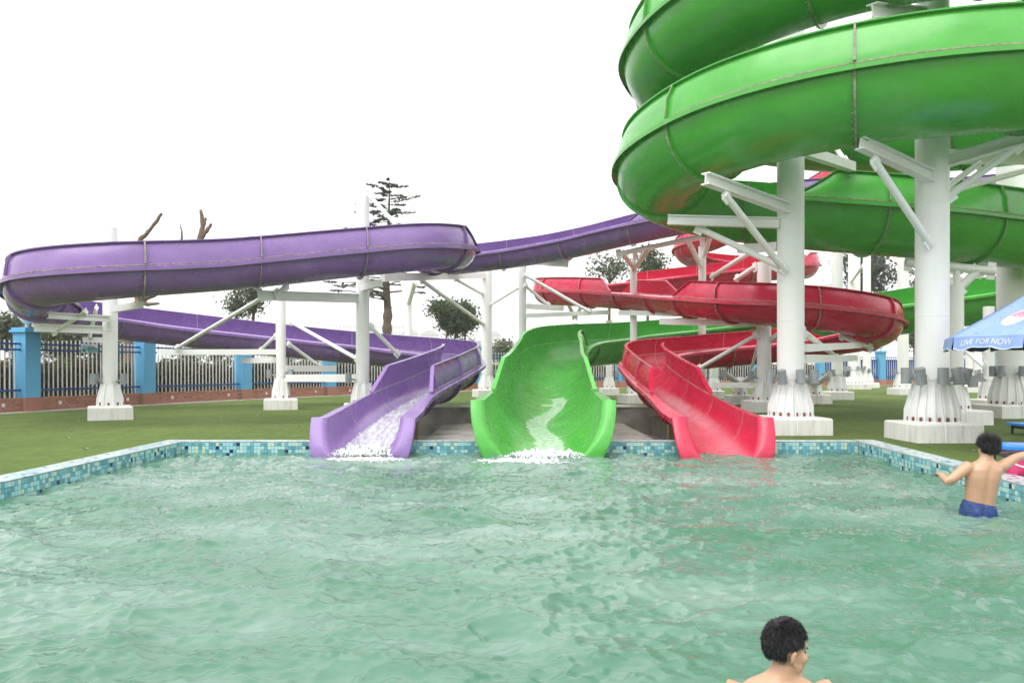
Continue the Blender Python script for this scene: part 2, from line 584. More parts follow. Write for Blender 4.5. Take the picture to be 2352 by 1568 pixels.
B = 2000
hx0, hx1, hy0, hy1 = PL - RW, 8.0, PY0 - RW, PIT[2] + 0.2
sheet('ground', [[(-B, -B), (hx0, -B), (hx0, B), (-B, B)], [(hx1, -B), (B, -B), (B, B), (hx1, B)],
                 [(hx0, -B), (hx1, -B), (hx1, hy0), (hx0, hy0)], [(hx0, hy1), (hx1, hy1), (hx1, B), (hx0, B)]], G0 - 0.05, M['soil'])
yb = PY1 + RW
sheet('lawn', [
    [(-40, -20), (PL - RW, -20), (PL - RW, 46), (-40, 46)],
    [(PL - RW, -20), (46, -20), (46, PY0 - RW), (PL - RW, PY0 - RW)],
    [(pr(PY0) + RW, PY0 - RW), (46, PY0 - RW), (46, yb), (pr(yb) + RW, yb)],
    [(PL - RW, yb), (BAY[0], yb), (BAY[0], BAY[2]), (PL - RW, BAY[2])],
    [(PL - RW, BAY[2]), (PIT[0], BAY[2]), (PIT[0], 62), (PL - RW, 62)],
    [(BAY[1], yb), (46, yb), (46, BAY[2]), (BAY[1], BAY[2])],
    [(PIT[1], BAY[2]), (46, BAY[2]), (46, 62), (PIT[1], 62)],
    [(PIT[0], PIT[2]), (PIT[1], PIT[2]), (PIT[1], 62), (PIT[0], 62)]], G0, M['turf'])


# --- water surface: two random wave fields summed on a fine grid
def wavefield(L, n, kpeak, p, seed):
    r = np.random.default_rng(seed)
    k1 = np.fft.fftfreq(n, L / n) * 2 * np.pi
    kx, ky = np.meshgrid(k1, k1, indexing='ij')
    k = np.hypot(kx, ky) + 1e-9
    amp = np.where(k > 1e-6, k ** (-p) * np.exp(-(kpeak / k) ** 2) * np.exp(-(k / 95.0) ** 2), 0)
    amp = amp * (0.55 + 0.45 * np.abs(ky) / k)
    h = amp * (r.normal(size=(n, n)) + 1j * r.normal(size=(n, n)))
    z = np.real(np.fft.ifft2(h))
    dx = np.real(np.fft.ifft2(-1j * kx / k * h))
    dy = np.real(np.fft.ifft2(-1j * ky / k * h))
    s = z.std()
    return z / s, dx / s, dy / s


def sample(fld, L, x, y):
    n = fld.shape[0]
    u, v = (x / L % 1.0) * n, (y / L % 1.0) * n
    i, j = np.floor(u).astype(int), np.floor(v).astype(int)
    a, b = u - i, v - j
    i, j = i % n, j % n
    i1, j1 = (i + 1) % n, (j + 1) % n
    return (fld[i, j] * (1 - a) * (1 - b) + fld[i1, j] * a * (1 - b) + fld[i, j1] * (1 - a) * b + fld[i1, j1] * a * b)


W1 = wavefield(7.3, 512, 4.2, 2.35, 3)
W2 = wavefield(2.9, 512, 18.0, 2.1, 5)
W3 = wavefield(1.37, 512, 42.0, 2.0, 6)


def waves(X, Y):
    z, dx, dy = 0, 0, 0
    for W, L, a in ((W1, 7.3, 0.0185), (W2, 2.9, 0.0062), (W3, 1.37, 0.0031)):
        z = z + a * sample(W[0], L, X, Y)
        dx = dx + a * sample(W[1], L, X, Y)
        dy = dy + a * sample(W[2], L, X, Y)
    return z, -dx * 0.9, -dy * 0.9


rows = list(np.arange(PY0, 2.4, 0.12))
y = 2.4
while y < PY1:
    rows.append(y)
    y += max(0.0052 * y, 0.016)
rows.append(PY1)
rows = np.array(rows)
cols = np.linspace(0, 1, 760)
YY, UU = np.meshgrid(rows, cols, indexing='ij')
RX = 6.03 + (YY - 13.6) * 0.085
XX = PL + UU * (RX - PL)
wz, wdx, wdy = waves(XX, YY)
edge = np.minimum(np.minimum(XX - PL, RX - XX), np.minimum(PY1 - YY, YY - PY0))
ef = np.clip(edge / 0.15, 0, 1)
v = np.stack([XX + wdx * ef, YY + wdy * ef, wz], -1).reshape(-1, 3)
nc = len(cols)
ii = np.arange(len(rows) - 1)[:, None] * nc + np.arange(nc - 1)[None, :]
f = np.stack([ii, ii + 1, ii + 1 + nc, ii + nc], -1).reshape(-1, 4)
wat = np_obj('pool_water', v, f, M['water'])
wat.data.polygons.foreach_set('use_smooth', [True] * len(wat.data.polygons))
tag(wat, kind='structure')

# --- pool basin: rim walls with mosaic tiles
basin = thing('pool_wall', (0, PY1, 0), 'low tiled rim of the swimming pool with blue and navy mosaic', 'pool rim')
basin['kind'] = 'structure'
mb = MB()
IN = 0.012                                     # tiles stand this proud of the grout
zt = G0 + 0.012
mb.add([(PL - RW, PY0 - RW, -1.2), (PL - IN, PY0 - RW, -1.2), (PL - IN, yb, -1.2), (PL - RW, yb, -1.2),
        (PL - RW, PY0 - RW, zt), (PL - IN, PY0 - RW, zt), (PL - IN, yb, zt), (PL - RW, yb, zt)],
       [(0, 1, 2, 3), (4, 5, 6, 7), (0, 1, 5, 4), (1, 2, 6, 5), (2, 3, 7, 6), (3, 0, 4, 7)])
x0, x1 = pr(PY0), pr(yb)
mb.add([(x0 + IN, PY0 - RW, -1.2), (x0 + RW, PY0 - RW, -1.2), (x1 + RW, yb, -1.2), (x1 + IN, yb, -1.2),
        (x0 + IN, PY0 - RW, zt), (x0 + RW, PY0 - RW, zt), (x1 + RW, yb, zt), (x1 + IN, yb, zt)],
       [(0, 1, 2, 3), (4, 5, 6, 7), (0, 1, 5, 4), (1, 2, 6, 5), (2, 3, 7, 6), (3, 0, 4, 7)])
MOUTHS = [(-3.13, -1.97), (-0.26, 1.40), (3.07, 4.16)]      # the rim is notched where the chutes enter


def in_mouth(x):
    return any(a < x < b for a, b in MOUTHS)


xs_ = [PL - 0.01] + [q for m in MOUTHS for q in m] + [x1 + 0.01]
for k in range(0, len(xs_), 2):
    mb.box(((xs_[k] + xs_[k + 1]) / 2, PY1 + IN + (RW - IN) / 2, (zt - 1.2) / 2), (xs_[k + 1] - xs_[k], RW - IN, zt + 1.2))
for a, b in MOUTHS:
    mb.box(((a + b) / 2, PY1 + IN + (RW - IN) / 2, -0.88), (b - a, RW - IN - 0.004, 0.64))
mb.box(((PL + x0) / 2, PY0 - RW / 2, (zt - 1.2) / 2 - 0.002), (x0 - PL + 0.02, RW, zt + 1.2))
mb.build('rim', M['grout'], basin, smooth=False)
sheet('pool_floor', [[(-6.3, -5.5), (6.6, -5.5), (6.6, 14.1), (-6.3, 14.1)]], -1.2, M['grout'])

TS = 0.060                                     # tile pitch
tl = MB().box((0, 0, 0), (TS - 0.006, 0.012, TS - 0.006)).build('tile', M['tile'], smooth=False)
tile_me = tl.data
bpy.data.objects.remove(tl)
tspots = []
for iz in range(4):
    z = zt - 0.012 - TS / 2 - iz * TS
    if z < -0.10:
        break
    yy = PY1 - TS / 2
    while yy > 3.0:
        tspots.append((yy, PL - 0.006, yy, z, math.pi / 2, 0))
        tspots.append((yy, pr(yy) + 0.006, yy, z, math.pi / 2 - math.atan(0.085), 1))
        yy -= TS
    xx = PL + TS / 2
    while xx < pr(PY1):
        if not in_mouth(xx):
            tspots.append((PY1 + 0.3 * abs(xx), xx, PY1 + 0.006, z, 0, 2))
        xx += TS


def vis(t):                                    # how large a tile shows: near first, in view
    px = CX + t[1] * F / max(t[2], 0.5)
    return (0 if -30 < px < 2380 else 50) + t[2] + (10 if t[3] < -0.02 else 0)


tspots.sort(key=vis)
for t in tspots[:300]:
    shared('tile', tile_me, basin, (t[1], t[2], t[3]), t[4])
mb = MB()
for t in tspots[300:]:
    mb.box((t[1], t[2], t[3]), (TS - 0.006, 0.012, TS - 0.006), t[4])
tag(mb.build('mosaic_rest', M['tile'], basin, smooth=False), kind='stuff')
mb = MB()                                      # mosaic on top of the rim


def toprow(xa, ya, xb, yb_, nacross):
    d = Vector((xb - xa, yb_ - ya, 0))
    n = int(d.length / TS)
    d.normalize()
    s = Vector((-d.y, d.x, 0))
    for i in range(n):
        for j in range(nacross):
            c = Vector((xa, ya, zt + 0.003)) + d * ((i + 0.5) * TS) + s * ((j + 0.5) * TS)
            h = TS / 2 - 0.003
            if c.y > PY1 and in_mouth(c.x):
                continue
            mb.add([c - d * h - s * h, c + d * h - s * h, c + d * h + s * h, c - d * h + s * h], [(0, 1, 2, 3)])


toprow(PL - 0.002, 2.0, PL - 0.002, yb, 6)
toprow(pr(yb) + RW, yb, pr(2.0) + RW, 2.0, 0)
toprow(pr(2.0) + RW, 2.0, pr(yb) + RW, yb, 6)
toprow(PL, PY1 + 0.004, pr(yb), PY1 + 0.004, 6)
tag(mb.build('mosaic_top', M['toptile'], basin, smooth=False, recalc=False), kind='stuff')

# --- concrete apron and its low back wall
apron = MB()
apron.box(((PIT[0] + PIT[1]) / 2, (yb + PIT[2]) / 2, -0.50), (PIT[1] - PIT[0], PIT[2] - yb, 0.4))
apron.box(((BAY[0] + PIT[0]) / 2, (yb + BAY[2]) / 2, -0.502), (PIT[0] - BAY[0], BAY[2] - yb, 0.4))
apron.box(((BAY[1] + PIT[1]) / 2, (yb + BAY[2]) / 2, -0.502), (BAY[1] - PIT[1], BAY[2] - yb, 0.4))
for xa, xb in ((-1.80, -0.28), (1.48, 2.95)):      # raised floor between the chutes
    apron.box(((xa + xb) / 2, (yb + PIT[2]) / 2, -0.146), (xb - xa, PIT[2] - yb - 0.004, 0.30))
tag(apron.build('slide_apron', M['concrete'], smooth=False), kind='structure')
lw = thing('apron_wall', (0.6, PIT[2], 0), 'low stained concrete wall behind the slide exits with a white coping', 'low wall')
MB().box(((PIT[0] + PIT[1]) / 2, PIT[2] + 0.10, 0.06), (PIT[1] - PIT[0] + 0.3, 0.20, 0.74)).build('wall', M['concrete'], lw, smooth=False)
MB().box(((PIT[0] + PIT[1]) / 2, PIT[2] + 0.10, 0.455), (PIT[1] - PIT[0] + 0.34, 0.26, 0.05)).build('coping', M['footing'], lw, smooth=False)
for sx, y0_, y1_ in ((PIT[0] - 0.05, BAY[2], PIT[2]), (PIT[1] + 0.05, BAY[2], PIT[2]), (BAY[0] - 0.05, yb, BAY[2]), (BAY[1] + 0.05, yb, BAY[2])):
    MB().box((sx, (y0_ + y1_) / 2, -0.075), (0.10, y1_ - y0_ - 0.01, 0.52)).build('side_kerb', M['concrete'], lw, smooth=False)


# ------------------------------------------------------------------ slides
def resample(ctrl, step):
    pts = [Vector(p) for p in ctrl]
    pts = [pts[0] * 2 - pts[1]] + pts + [pts[-1] * 2 - pts[-2]]
    dense, marks = [], []
    for i in range(1, len(pts) - 2):
        p0, p1, p2, p3 = pts[i - 1:i + 3]
        marks.append(len(dense))
        t0, t1 = 0, (p1 - p0).length ** 0.5
        t2 = t1 + (p2 - p1).length ** 0.5
        t3 = t2 + (p3 - p2).length ** 0.5
        for k in range(24):
            t = t1 + (t2 - t1) * k / 24
            a1 = p0 * ((t1 - t) / (t1 - t0)) + p1 * ((t - t0) / (t1 - t0))
            a2 = p1 * ((t2 - t) / (t2 - t1)) + p2 * ((t - t1) / (t2 - t1))
            a3 = p2 * ((t3 - t) / (t3 - t2)) + p3 * ((t - t2) / (t3 - t2))
            b1 = a1 * ((t2 - t) / (t2 - t0)) + a2 * ((t - t0) / (t2 - t0))
            b2 = a2 * ((t3 - t) / (t3 - t1)) + a3 * ((t - t1) / (t3 - t1))
            dense.append(b1 * ((t2 - t) / (t2 - t1)) + b2 * ((t - t1) / (t2 - t1)))
    marks.append(len(dense))
    dense.append(pts[-2])
    s = [0.0]
    for a, b in zip(dense, dense[1:]):
        s.append(s[-1] + (b - a).length)
    return dense, s, [s[m] for m in marks]


class Flume:
    """open water slide: trough with flanges, side walls, jointed sections; s runs from the exit upwards"""

    def __init__(self, name, label, ctrl, r, d, mat, walls, sec, hwall, flare=0.30, start=1.2, dip=0.3):
        self.r, self.d, self.mat, self.flare, self.hw, self.dip = r, d, mat, flare, hwall, dip
        dense, s, self.mk = resample(ctrl, 0.2)
        self.dense, self.s = np.array([tuple(p) for p in dense]), np.array(s)
        self.L = s[-1]
        self.w = 0.14
        self.walls = [(side, self.at_index(a), self.at_index(b)) for side, a, b in walls]
        self.root = thing(name, self.pos(0), label, 'water slide')
        cuts = [0.0, start]
        while cuts[-1] + sec * 1.3 < self.L:
            cuts.append(cuts[-1] + sec)
        cuts.append(self.L)
        self.cuts = cuts
        for a, b in zip(cuts, cuts[1:]):
            self.section(a, b)

    def at_index(self, a):
        i = int(math.floor(a))
        if i >= len(self.mk) - 1:
            return self.mk[-1]
        return self.mk[i] + (self.mk[i + 1] - self.mk[i]) * (a - i)

    def pos(self, s):
        return Vector([float(np.interp(s, self.s, self.dense[:, k])) for k in range(3)])

    def frame(self, s):
        e = 0.12
        t = self.pos(min(s + e, self.L)) - self.pos(max(s - e, 0))
        th = Vector((t.x, t.y, 0)).normalized()
        return self.pos(s), t.normalized(), Vector((th.y, -th.x, 0))     # centre, tangent, right-hand side

    def shape(self, s):
        wide = 0.10 * min(1.0, max(0.0, (3.4 - s) / 2.0)) if self.flare else 0.0
        return self.r, 2.0, self.w + wide, 0.0

    def dep(self, s):                              # the floor dips under the water towards the mouth
        if not self.flare:
            return self.d
        k = min(1.0, max(0.0, 1 - s / 3.2))
        return self.d + self.dip * k * k

    def pt(self, s, x, z):
        c, t, rt = self.frame(s)
        return c + rt * x + Vector((0, 0, z))

    def surf(self, s, a, off=0.0):                 # point on the inner face; a: 180 left rim, 270 invert, 360 right rim
        r, n, w, drop = self.shape(s)
        ca, sa = math.cos(rad(a)), math.sin(rad(a))
        x = math.copysign(abs(ca) ** (2 / n), ca) * (r - off)
        z = -abs(sa) ** (2 / n) * (self.dep(s) - off)
        return self.pt(s, x, z)

    def profile(self, s):
        r, n, w, drop = self.shape(s)
        t = 0.022
        lip = 0.125
        fz = -0.045                                # the ledge falls outwards a little
        prof = [(-(r + w), -lip - drop), (-(r + w), fz)]
        N = 20
        arc = []
        for k in range(N + 1):
            a = math.pi + math.pi * k / N
            ca, sa = math.cos(a), math.sin(a)
            arc.append((math.copysign(abs(ca) ** (2 / n), ca), -abs(sa) ** (2 / n)))
        prof += [(x * r, z * self.dep(s)) for x, z in arc]
        prof += [(r + w, fz), (r + w, -lip - drop), (r + w - t, -lip - drop), (r + w - t, fz - t)]
        prof += [(x * (r + t), min(z * (self.dep(s) + t), -t)) for x, z in reversed(arc)]
        prof += [(-(r + w) + t, fz - t), (-(r + w) + t, -lip - drop)]
        return prof

    def wall_h(self, side, s):
        h = 0
        for sd_, a, b in self.walls:
            if sd_ == side and a < s < b:
                h = max(h, self.hw * min(1, (s - a) / 0.80 + 0.03, (b - s) / 0.80 + 0.03))
        return h

    def stations(self, a, b, step=0.16):
        n = max(2, int(math.ceil((b - a) / step)) + 1)
        return [a + (b - a) * i / (n - 1) for i in range(n)]

    def section(self, a, b):
        st = self.stations(a, b)
        if a > 0:
            st[0] += 0.004
        mb = MB()
        rings = []
        cut = 0.42 if (a == 0 and self.flare) else 0.0      # the mouth is cut on a slant
        for s in st:
            pf = self.profile(s)
            if cut:
                u = (s - a) / (b - a)
                rings.append([self.pt(s + cut * (1 - u) * max(0.0, 1 + min(z, 0) / self.dep(0)) ** 1.4, x, z) for x, z in pf])
            else:
                c, t, rt = self.frame(s)
                rings.append([c + rt * x + Vector((0, 0, z)) for x, z in pf])
        n = len(rings[0])
        mb.loft(rings)
        # lip edges carry the grubby sealant
        for i in range(len(mb.f)):
            f = mb.f[i]
            if len(f) == 4:
                ks = {q % n for q in f}
                if ks == {0, n - 1} or ks == {24, 25}:
                    mb.m[i] = 1
        sec = mb.build('flume_section', [self.mat, M['sealant']], self.root, ang=32)
        if a > 0:
            self.joint(a, sec)
        elif self.flare:
            self.mouth(cut, sec)
        for sg in (-1, 1):
            self.wall(sg, a, b, sec)
        return sec

    def mouth(self, cut, sec):
        """rolled lip round the open end"""
        N, K, rho = 28, 8, 0.13
        rows_ = []
        for k in range(N + 1):
            a = math.pi + math.pi * k / N
            x0, z0 = math.cos(a) * self.r, -abs(math.sin(a)) * self.dep(0)
            se = cut * max(0.0, 1 + z0 / self.dep(0)) ** 1.4
            ox, oz = math.cos(a), 0.35 * math.sin(a)
            q = math.hypot(ox, oz)
            ox, oz = ox / q, oz / q
            row = []
            for j in range(K + 1):
                ph = math.pi / 2 * j / K
                row.append(self.pt(se - rho * math.sin(ph), x0 + ox * rho * (1 - math.cos(ph)), z0 + oz * rho * (1 - math.cos(ph))))
            e = self.flare * (1 + 0.45 * abs(math.sin(a)) ** 2)
            row.append(self.pt(se - rho - 0.015, x0 + ox * (e - 0.05), z0 + oz * (e - 0.05)))
            row.append(self.pt(se - rho, x0 + ox * e, z0 + oz * e))
            row.append(self.pt(se - rho + 0.05, x0 + ox * (e + 0.012), z0 + oz * (e + 0.012)))
            row.append(self.pt(se - rho + 0.05, x0 + ox * (e - 0.02), z0 + oz * (e - 0.02)))
            row.append(self.pt(se + 0.012, x0 + ox * 0.03, z0 + oz * 0.03))
            rows_.append(row)
        mb = MB()
        mb.loft(rows_, closed=True)
        mb.build('rolled_lip', self.mat, sec, ang=55)

    def joint(self, s, sec):
        mb = MB()
        r, d, th, hh = self.r + 0.022, self.dep(s) + 0.022, 0.014, 0.075
        N = 22
        for e in (-1, 1):
            ra, rb = [], []
            s2 = s + e * th * 0.5
            for k in range(N + 1):
                a = math.pi + math.pi * k / N
                z0 = -0.07
                x, z = math.cos(a), min(math.sin(a), z0)
                ra.append((x * r, min(z * d, -0.07)))
                rb.append((x * (r + hh * (0.35 + 0.65 * min(1, -z * 2))), min(z * (d + hh), -0.07)))
            loops = []
            for ss in (s2 - th * 0.48, s2 + th * 0.48):
                loops.append(([self.pt(ss, x, z) for x, z in ra], [self.pt(ss, x, z) for x, z in rb]))
            (a0, b0), (a1, b1) = loops
            n = N + 1
            vv = a0 + b0 + a1 + b1
            ff, mi = [], []
            for k in range(N):
                ff += [(k, k + 1, n + k + 1, n + k), (2 * n + k, 3 * n + k, 3 * n + k + 1, 2 * n + k + 1), (n + k, n + k + 1, 3 * n + k + 1, 3 * n + k)]
                mi += [0, 0, 1]
            o = len(mb.v)
            mb.add(vv, ff)
            mb.m[-len(mi):] = mi
        # bolts beside the joint
        for k in range(1, N):
            a = math.pi + math.pi * k / N
            p = self.pt(s - 0.035, math.cos(a) * (r + hh * 0.5), math.sin(a) * (d + hh * 0.5) - 0.02)
            mb.sphere(p, 0.016, 5, 3, mi=1)
        inn = []
        for ss in (s - 0.007, s + 0.007):            # pale seam on the inner face
            inn.append([self.pt(ss, math.cos(math.pi + math.pi * k / N) * (self.r - 0.003), math.sin(math.pi + math.pi * k / N) * (self.dep(s) - 0.003)) for k in range(N + 1)])
        mb.add(inn[0] + inn[1], [(k, k + 1, N + 2 + k, N + 1 + k) for k in range(N)], 2)
        for sg in (-1, 1):                          # joint of the side walls
            h = self.wall_h(sg, s)
            if h > 0.15:
                pr_ = [(self.r + 0.03, 0.03), (self.r + 0.03 - 0.05 * h, h * 0.55), (self.r + 0.03 - 0.26 * h, h - 0.005)]
                A = [self.pt(s - 0.014, sg * x, z) for x, z in pr_] + [self.pt(s - 0.014, sg * (x + 0.06), z) for x, z in pr_]
                Bq = [self.pt(s + 0.014, sg * x, z) for x, z in pr_] + [self.pt(s + 0.014, sg * (x + 0.06), z) for x, z in pr_]
                mb.add(A + Bq, [(0, 1, 4, 3), (1, 2, 5, 4), (6, 9, 10, 7), (7, 10, 11, 8)], 0)
                mb.add(A + Bq, [(3, 4, 10, 9), (4, 5, 11, 10), (2, 8, 11, 5)], 1)
                q_ = [(self.r - 0.001, 0.004), (self.r - 0.001 - 0.05 * h, h * 0.55), (self.r - 0.001 - 0.26 * h, h)]
                mb.add([self.pt(ss, sg * x, z) for ss in (s - 0.007, s + 0.007) for x, z in q_], [(0, 1, 4, 3), (1, 2, 5, 4)], 2)
        mb.build('joint_flange', [self.mat, M['sealant'], M['seam']], sec, recalc=False, ang=40)

    def wall(self, sg, a, b, sec):
        for sd_, wa, wb in self.walls:
            if sd_ != sg:
                continue
            lo, hi = max(a, wa), min(b, wb)
            if hi - lo < 0.3:
                continue
            st = set(self.stations(lo, hi))
            for e in (wa + 0.78, wb - 0.78):
                if lo < e < hi:
                    st.add(e)
            rings = []
            for s in sorted(st):
                h = max(0.03, self.hw * min(1, (s - wa) / 0.80 + 0.03, (wb - s) / 0.80 + 0.03))
                h = min(h, self.hw)
                x0, t = self.r + 0.004, 0.022
                xt = x0 - 0.26 * h
                xm = x0 - 0.05 * h
                pf = [(x0, 0.004), (xm, h * 0.55), (xt, h), (xt + 0.085, h + 0.012), (xt + 0.085, h - 0.012), (xt + t, h - 0.022), (xm + t, h * 0.55),
                      (x0 + t, 0.024), (x0 + 0.055, 0.012), (x0 + 0.055, -0.012)]
                rings.append([self.pt(s, sg * x, z) for x, z in pf])
            mb = MB()
            mb.loft(rings)
            n = 10
            for i, f in enumerate(mb.f):
                if len(f) == 4 and {q % n for q in f} == {8, 9}:
                    mb.m[i] = 1
            st2 = sorted(st)
            mb.add([self.pt(s, sg * (self.r - 0.002), z) for s in st2 for z in (-0.009, 0.009)], [(2 * k, 2 * k + 1, 2 * k + 3, 2 * k + 2) for k in range(len(st2) - 1)], 2)
            mb.build('side_wall', [self.mat, M['sealant'], M['seam']], sec, ang=40)


PUR = [(-2.56, 13.15, 0.61), (-2.52, 14.3, 0.70), (-2.40, 17.2, 0.95), (-1.85, 20.8, 1.33), (-1.55, 23.8, 1.66), (-2.1, 26.3, 1.90), (-4.2, 27.5, 2.12),
       (-6.7, 27.1, 2.36), (-9.4, 26.1, 2.64), (-11.9, 25.0, 2.93), (-13.0, 23.2, 3.10), (-12.4, 20.9, 3.26), (-11.35, 18.6, 3.38), (-10.2, 17.25, 3.48),
       (-8.6, 17.1, 3.62), (-6.4, 18.6, 3.98), (-3.8, 19.8, 4.42), (-2.15, 20.6, 4.68), (-1.65, 22.3, 4.90), (-2.3, 25.0, 5.15), (-2.9, 27.3, 5.35),
       (-2.2, 29.0, 5.55), (0.0, 29.0, 5.80), (1.9, 28.0, 5.98), (4.2, 26.6, 6.32), (7.0, 25.9, 6.75), (10, 26.8, 7.3), (14, 29.5, 7.9), (18, 31.2, 8.45), (22, 31.6, 8.9)]
purple = Flume('purple_water_slide', 'purple water slide with the wide loop on the left, ending left of the green chute', PUR, 0.62, 0.61, M['purple'],
               [(1, 1.95, 17.9), (-1, 1.95, 4.45), (-1, 18.6, 29), (1, 23.95, 29)], 2.55, 0.52, flare=0.28, start=1.95)

GRN = [(0.52, 13.1, 0.93), (0.58, 14.6, 0.97), (0.80, 18.6, 1.16), (1.06, 22.0, 1.55), (1.36, 25.6, 2.02), (2.35, 29.2, 2.42), (4.6, 31.1, 2.66),
       (7.3, 30.5, 2.90), (10.2, 29.0, 3.20), (13.4, 27.4, 3.60), (16.6, 26.6, 4.02), (19.4, 25.2, 4.3), (20.4, 22.4, 4.5), (18.2, 20.2, 4.65), (15, 19.5, 4.78),
       (12.0, 19.0, 4.92), (9.3, 18.3, 5.05), (6.6, 18.2, 5.25), (4.9, 18.7, 5.55), (3.65, 18.1, 5.78), (3.3, 16.5, 5.93)]
HC, HR, HZ = (7.62, 16.4), 4.2, 3.85


def helix(th, H):
    return (HC[0] + HR * math.cos(rad(th)), HC[1] + HZ * math.sin(rad(th)), H)


GRN += [helix(-152, 6.06), helix(-130, 6.13), helix(-110, 6.19), helix(-90, 6.26), helix(-65, 6.42), helix(-35, 6.65), helix(0, 6.95), helix(35, 7.2), helix(70, 7.45),
        helix(105, 7.72), helix(140, 7.95), helix(165, 8.08), helix(180, 8.14), helix(208, 8.25), helix(235, 8.36), helix(260, 8.48), helix(290, 8.65), helix(325, 8.95), helix(360, 9.3)]
green = Flume('green_water_slide', 'broad green spiral water slide coiling overhead on the right and ending in the middle chute', GRN, 1.0, 0.97, M['green'],
              [(-1, 1.35, 17.1), (1, 1.35, 4.3), (1, 16.5, 39)], 2.75, 0.66, flare=0.24, start=2.60, dip=0.25)

RED = [(3.60, 13.1, 0.63), (3.62, 14.5, 0.70), (3.66, 17.2, 0.95), (3.66, 20.2, 1.33), (3.85, 22.8, 1.66), (4.75, 25.1, 1.90), (6.6, 26.0, 2.10), (8.6, 26.0, 2.28),
       (10.4, 25.6, 2.5), (11.25, 24.4, 2.72), (10.7, 22.9, 2.92), (9.0, 21.9, 3.12), (7.0, 22.0, 3.32), (5.9, 24.2, 3.65), (5.0, 27.5, 4.05), (3.6, 30.6, 4.45), (2.1, 32.6, 4.70), (1.55, 34.3, 4.88),
       (2.7, 35.8, 5.08), (5.8, 36.1, 5.42), (11.2, 36.2, 6.05), (13.9, 37.3, 6.4), (14.3, 39.8, 6.7), (12.4, 41.8, 7.0), (9.9, 41.6, 7.3), (8.9, 39.9, 7.6), (10.1, 38.5, 7.95),
       (12.5, 38.0, 9.0), (15.5, 38.2, 10.8), (18.5, 38.6, 11.9), (22.5, 39, 12.6)]
red = Flume('red_water_slide', 'red water slide snaking between the white columns and ending right of the green chute', RED, 0.60, 0.62, M['red'],
            [(-1, 1.9, 7.9), (1, 1.9, 4.6), (-1, 9.2, 13.2), (-1, 14.6, 18.4), (1, 13.8, 14.9), (1, 20.6, 29), (-1, 18.8, 20.2)], 2.3, 0.50, flare=0.26)

# ------------------------------------------------------------------ support columns
LAMP = None


def lamp_meshes():
    h = MB()
    h.tube([(0, 0, 0), (0, 0, 0.26)], 0.085, 14)
    h.tube([(0, 0, -0.012), (0, 0, 0.012)], 0.092, 14)
    body = h.build('floodlight', M['greylamp'])
    br = MB().beam((0, 0.06, 0.10), (0, 0.20, 0.06), 0.05, 0.05).build('bracket', M['greylamp'])
    a, b = body.data, br.data
    bpy.data.objects.remove(body)
    bpy.data.objects.remove(br)
    return a, b


LAMP = lamp_meshes()
BOLT = MB().tube([(0, 0, 0), (0, 0, 0.07)], 0.022, 6).build('anchor_bolt', M['rust'])
BOLT_ME = BOLT.data
bpy.data.objects.remove(BOLT)
COLS = {}


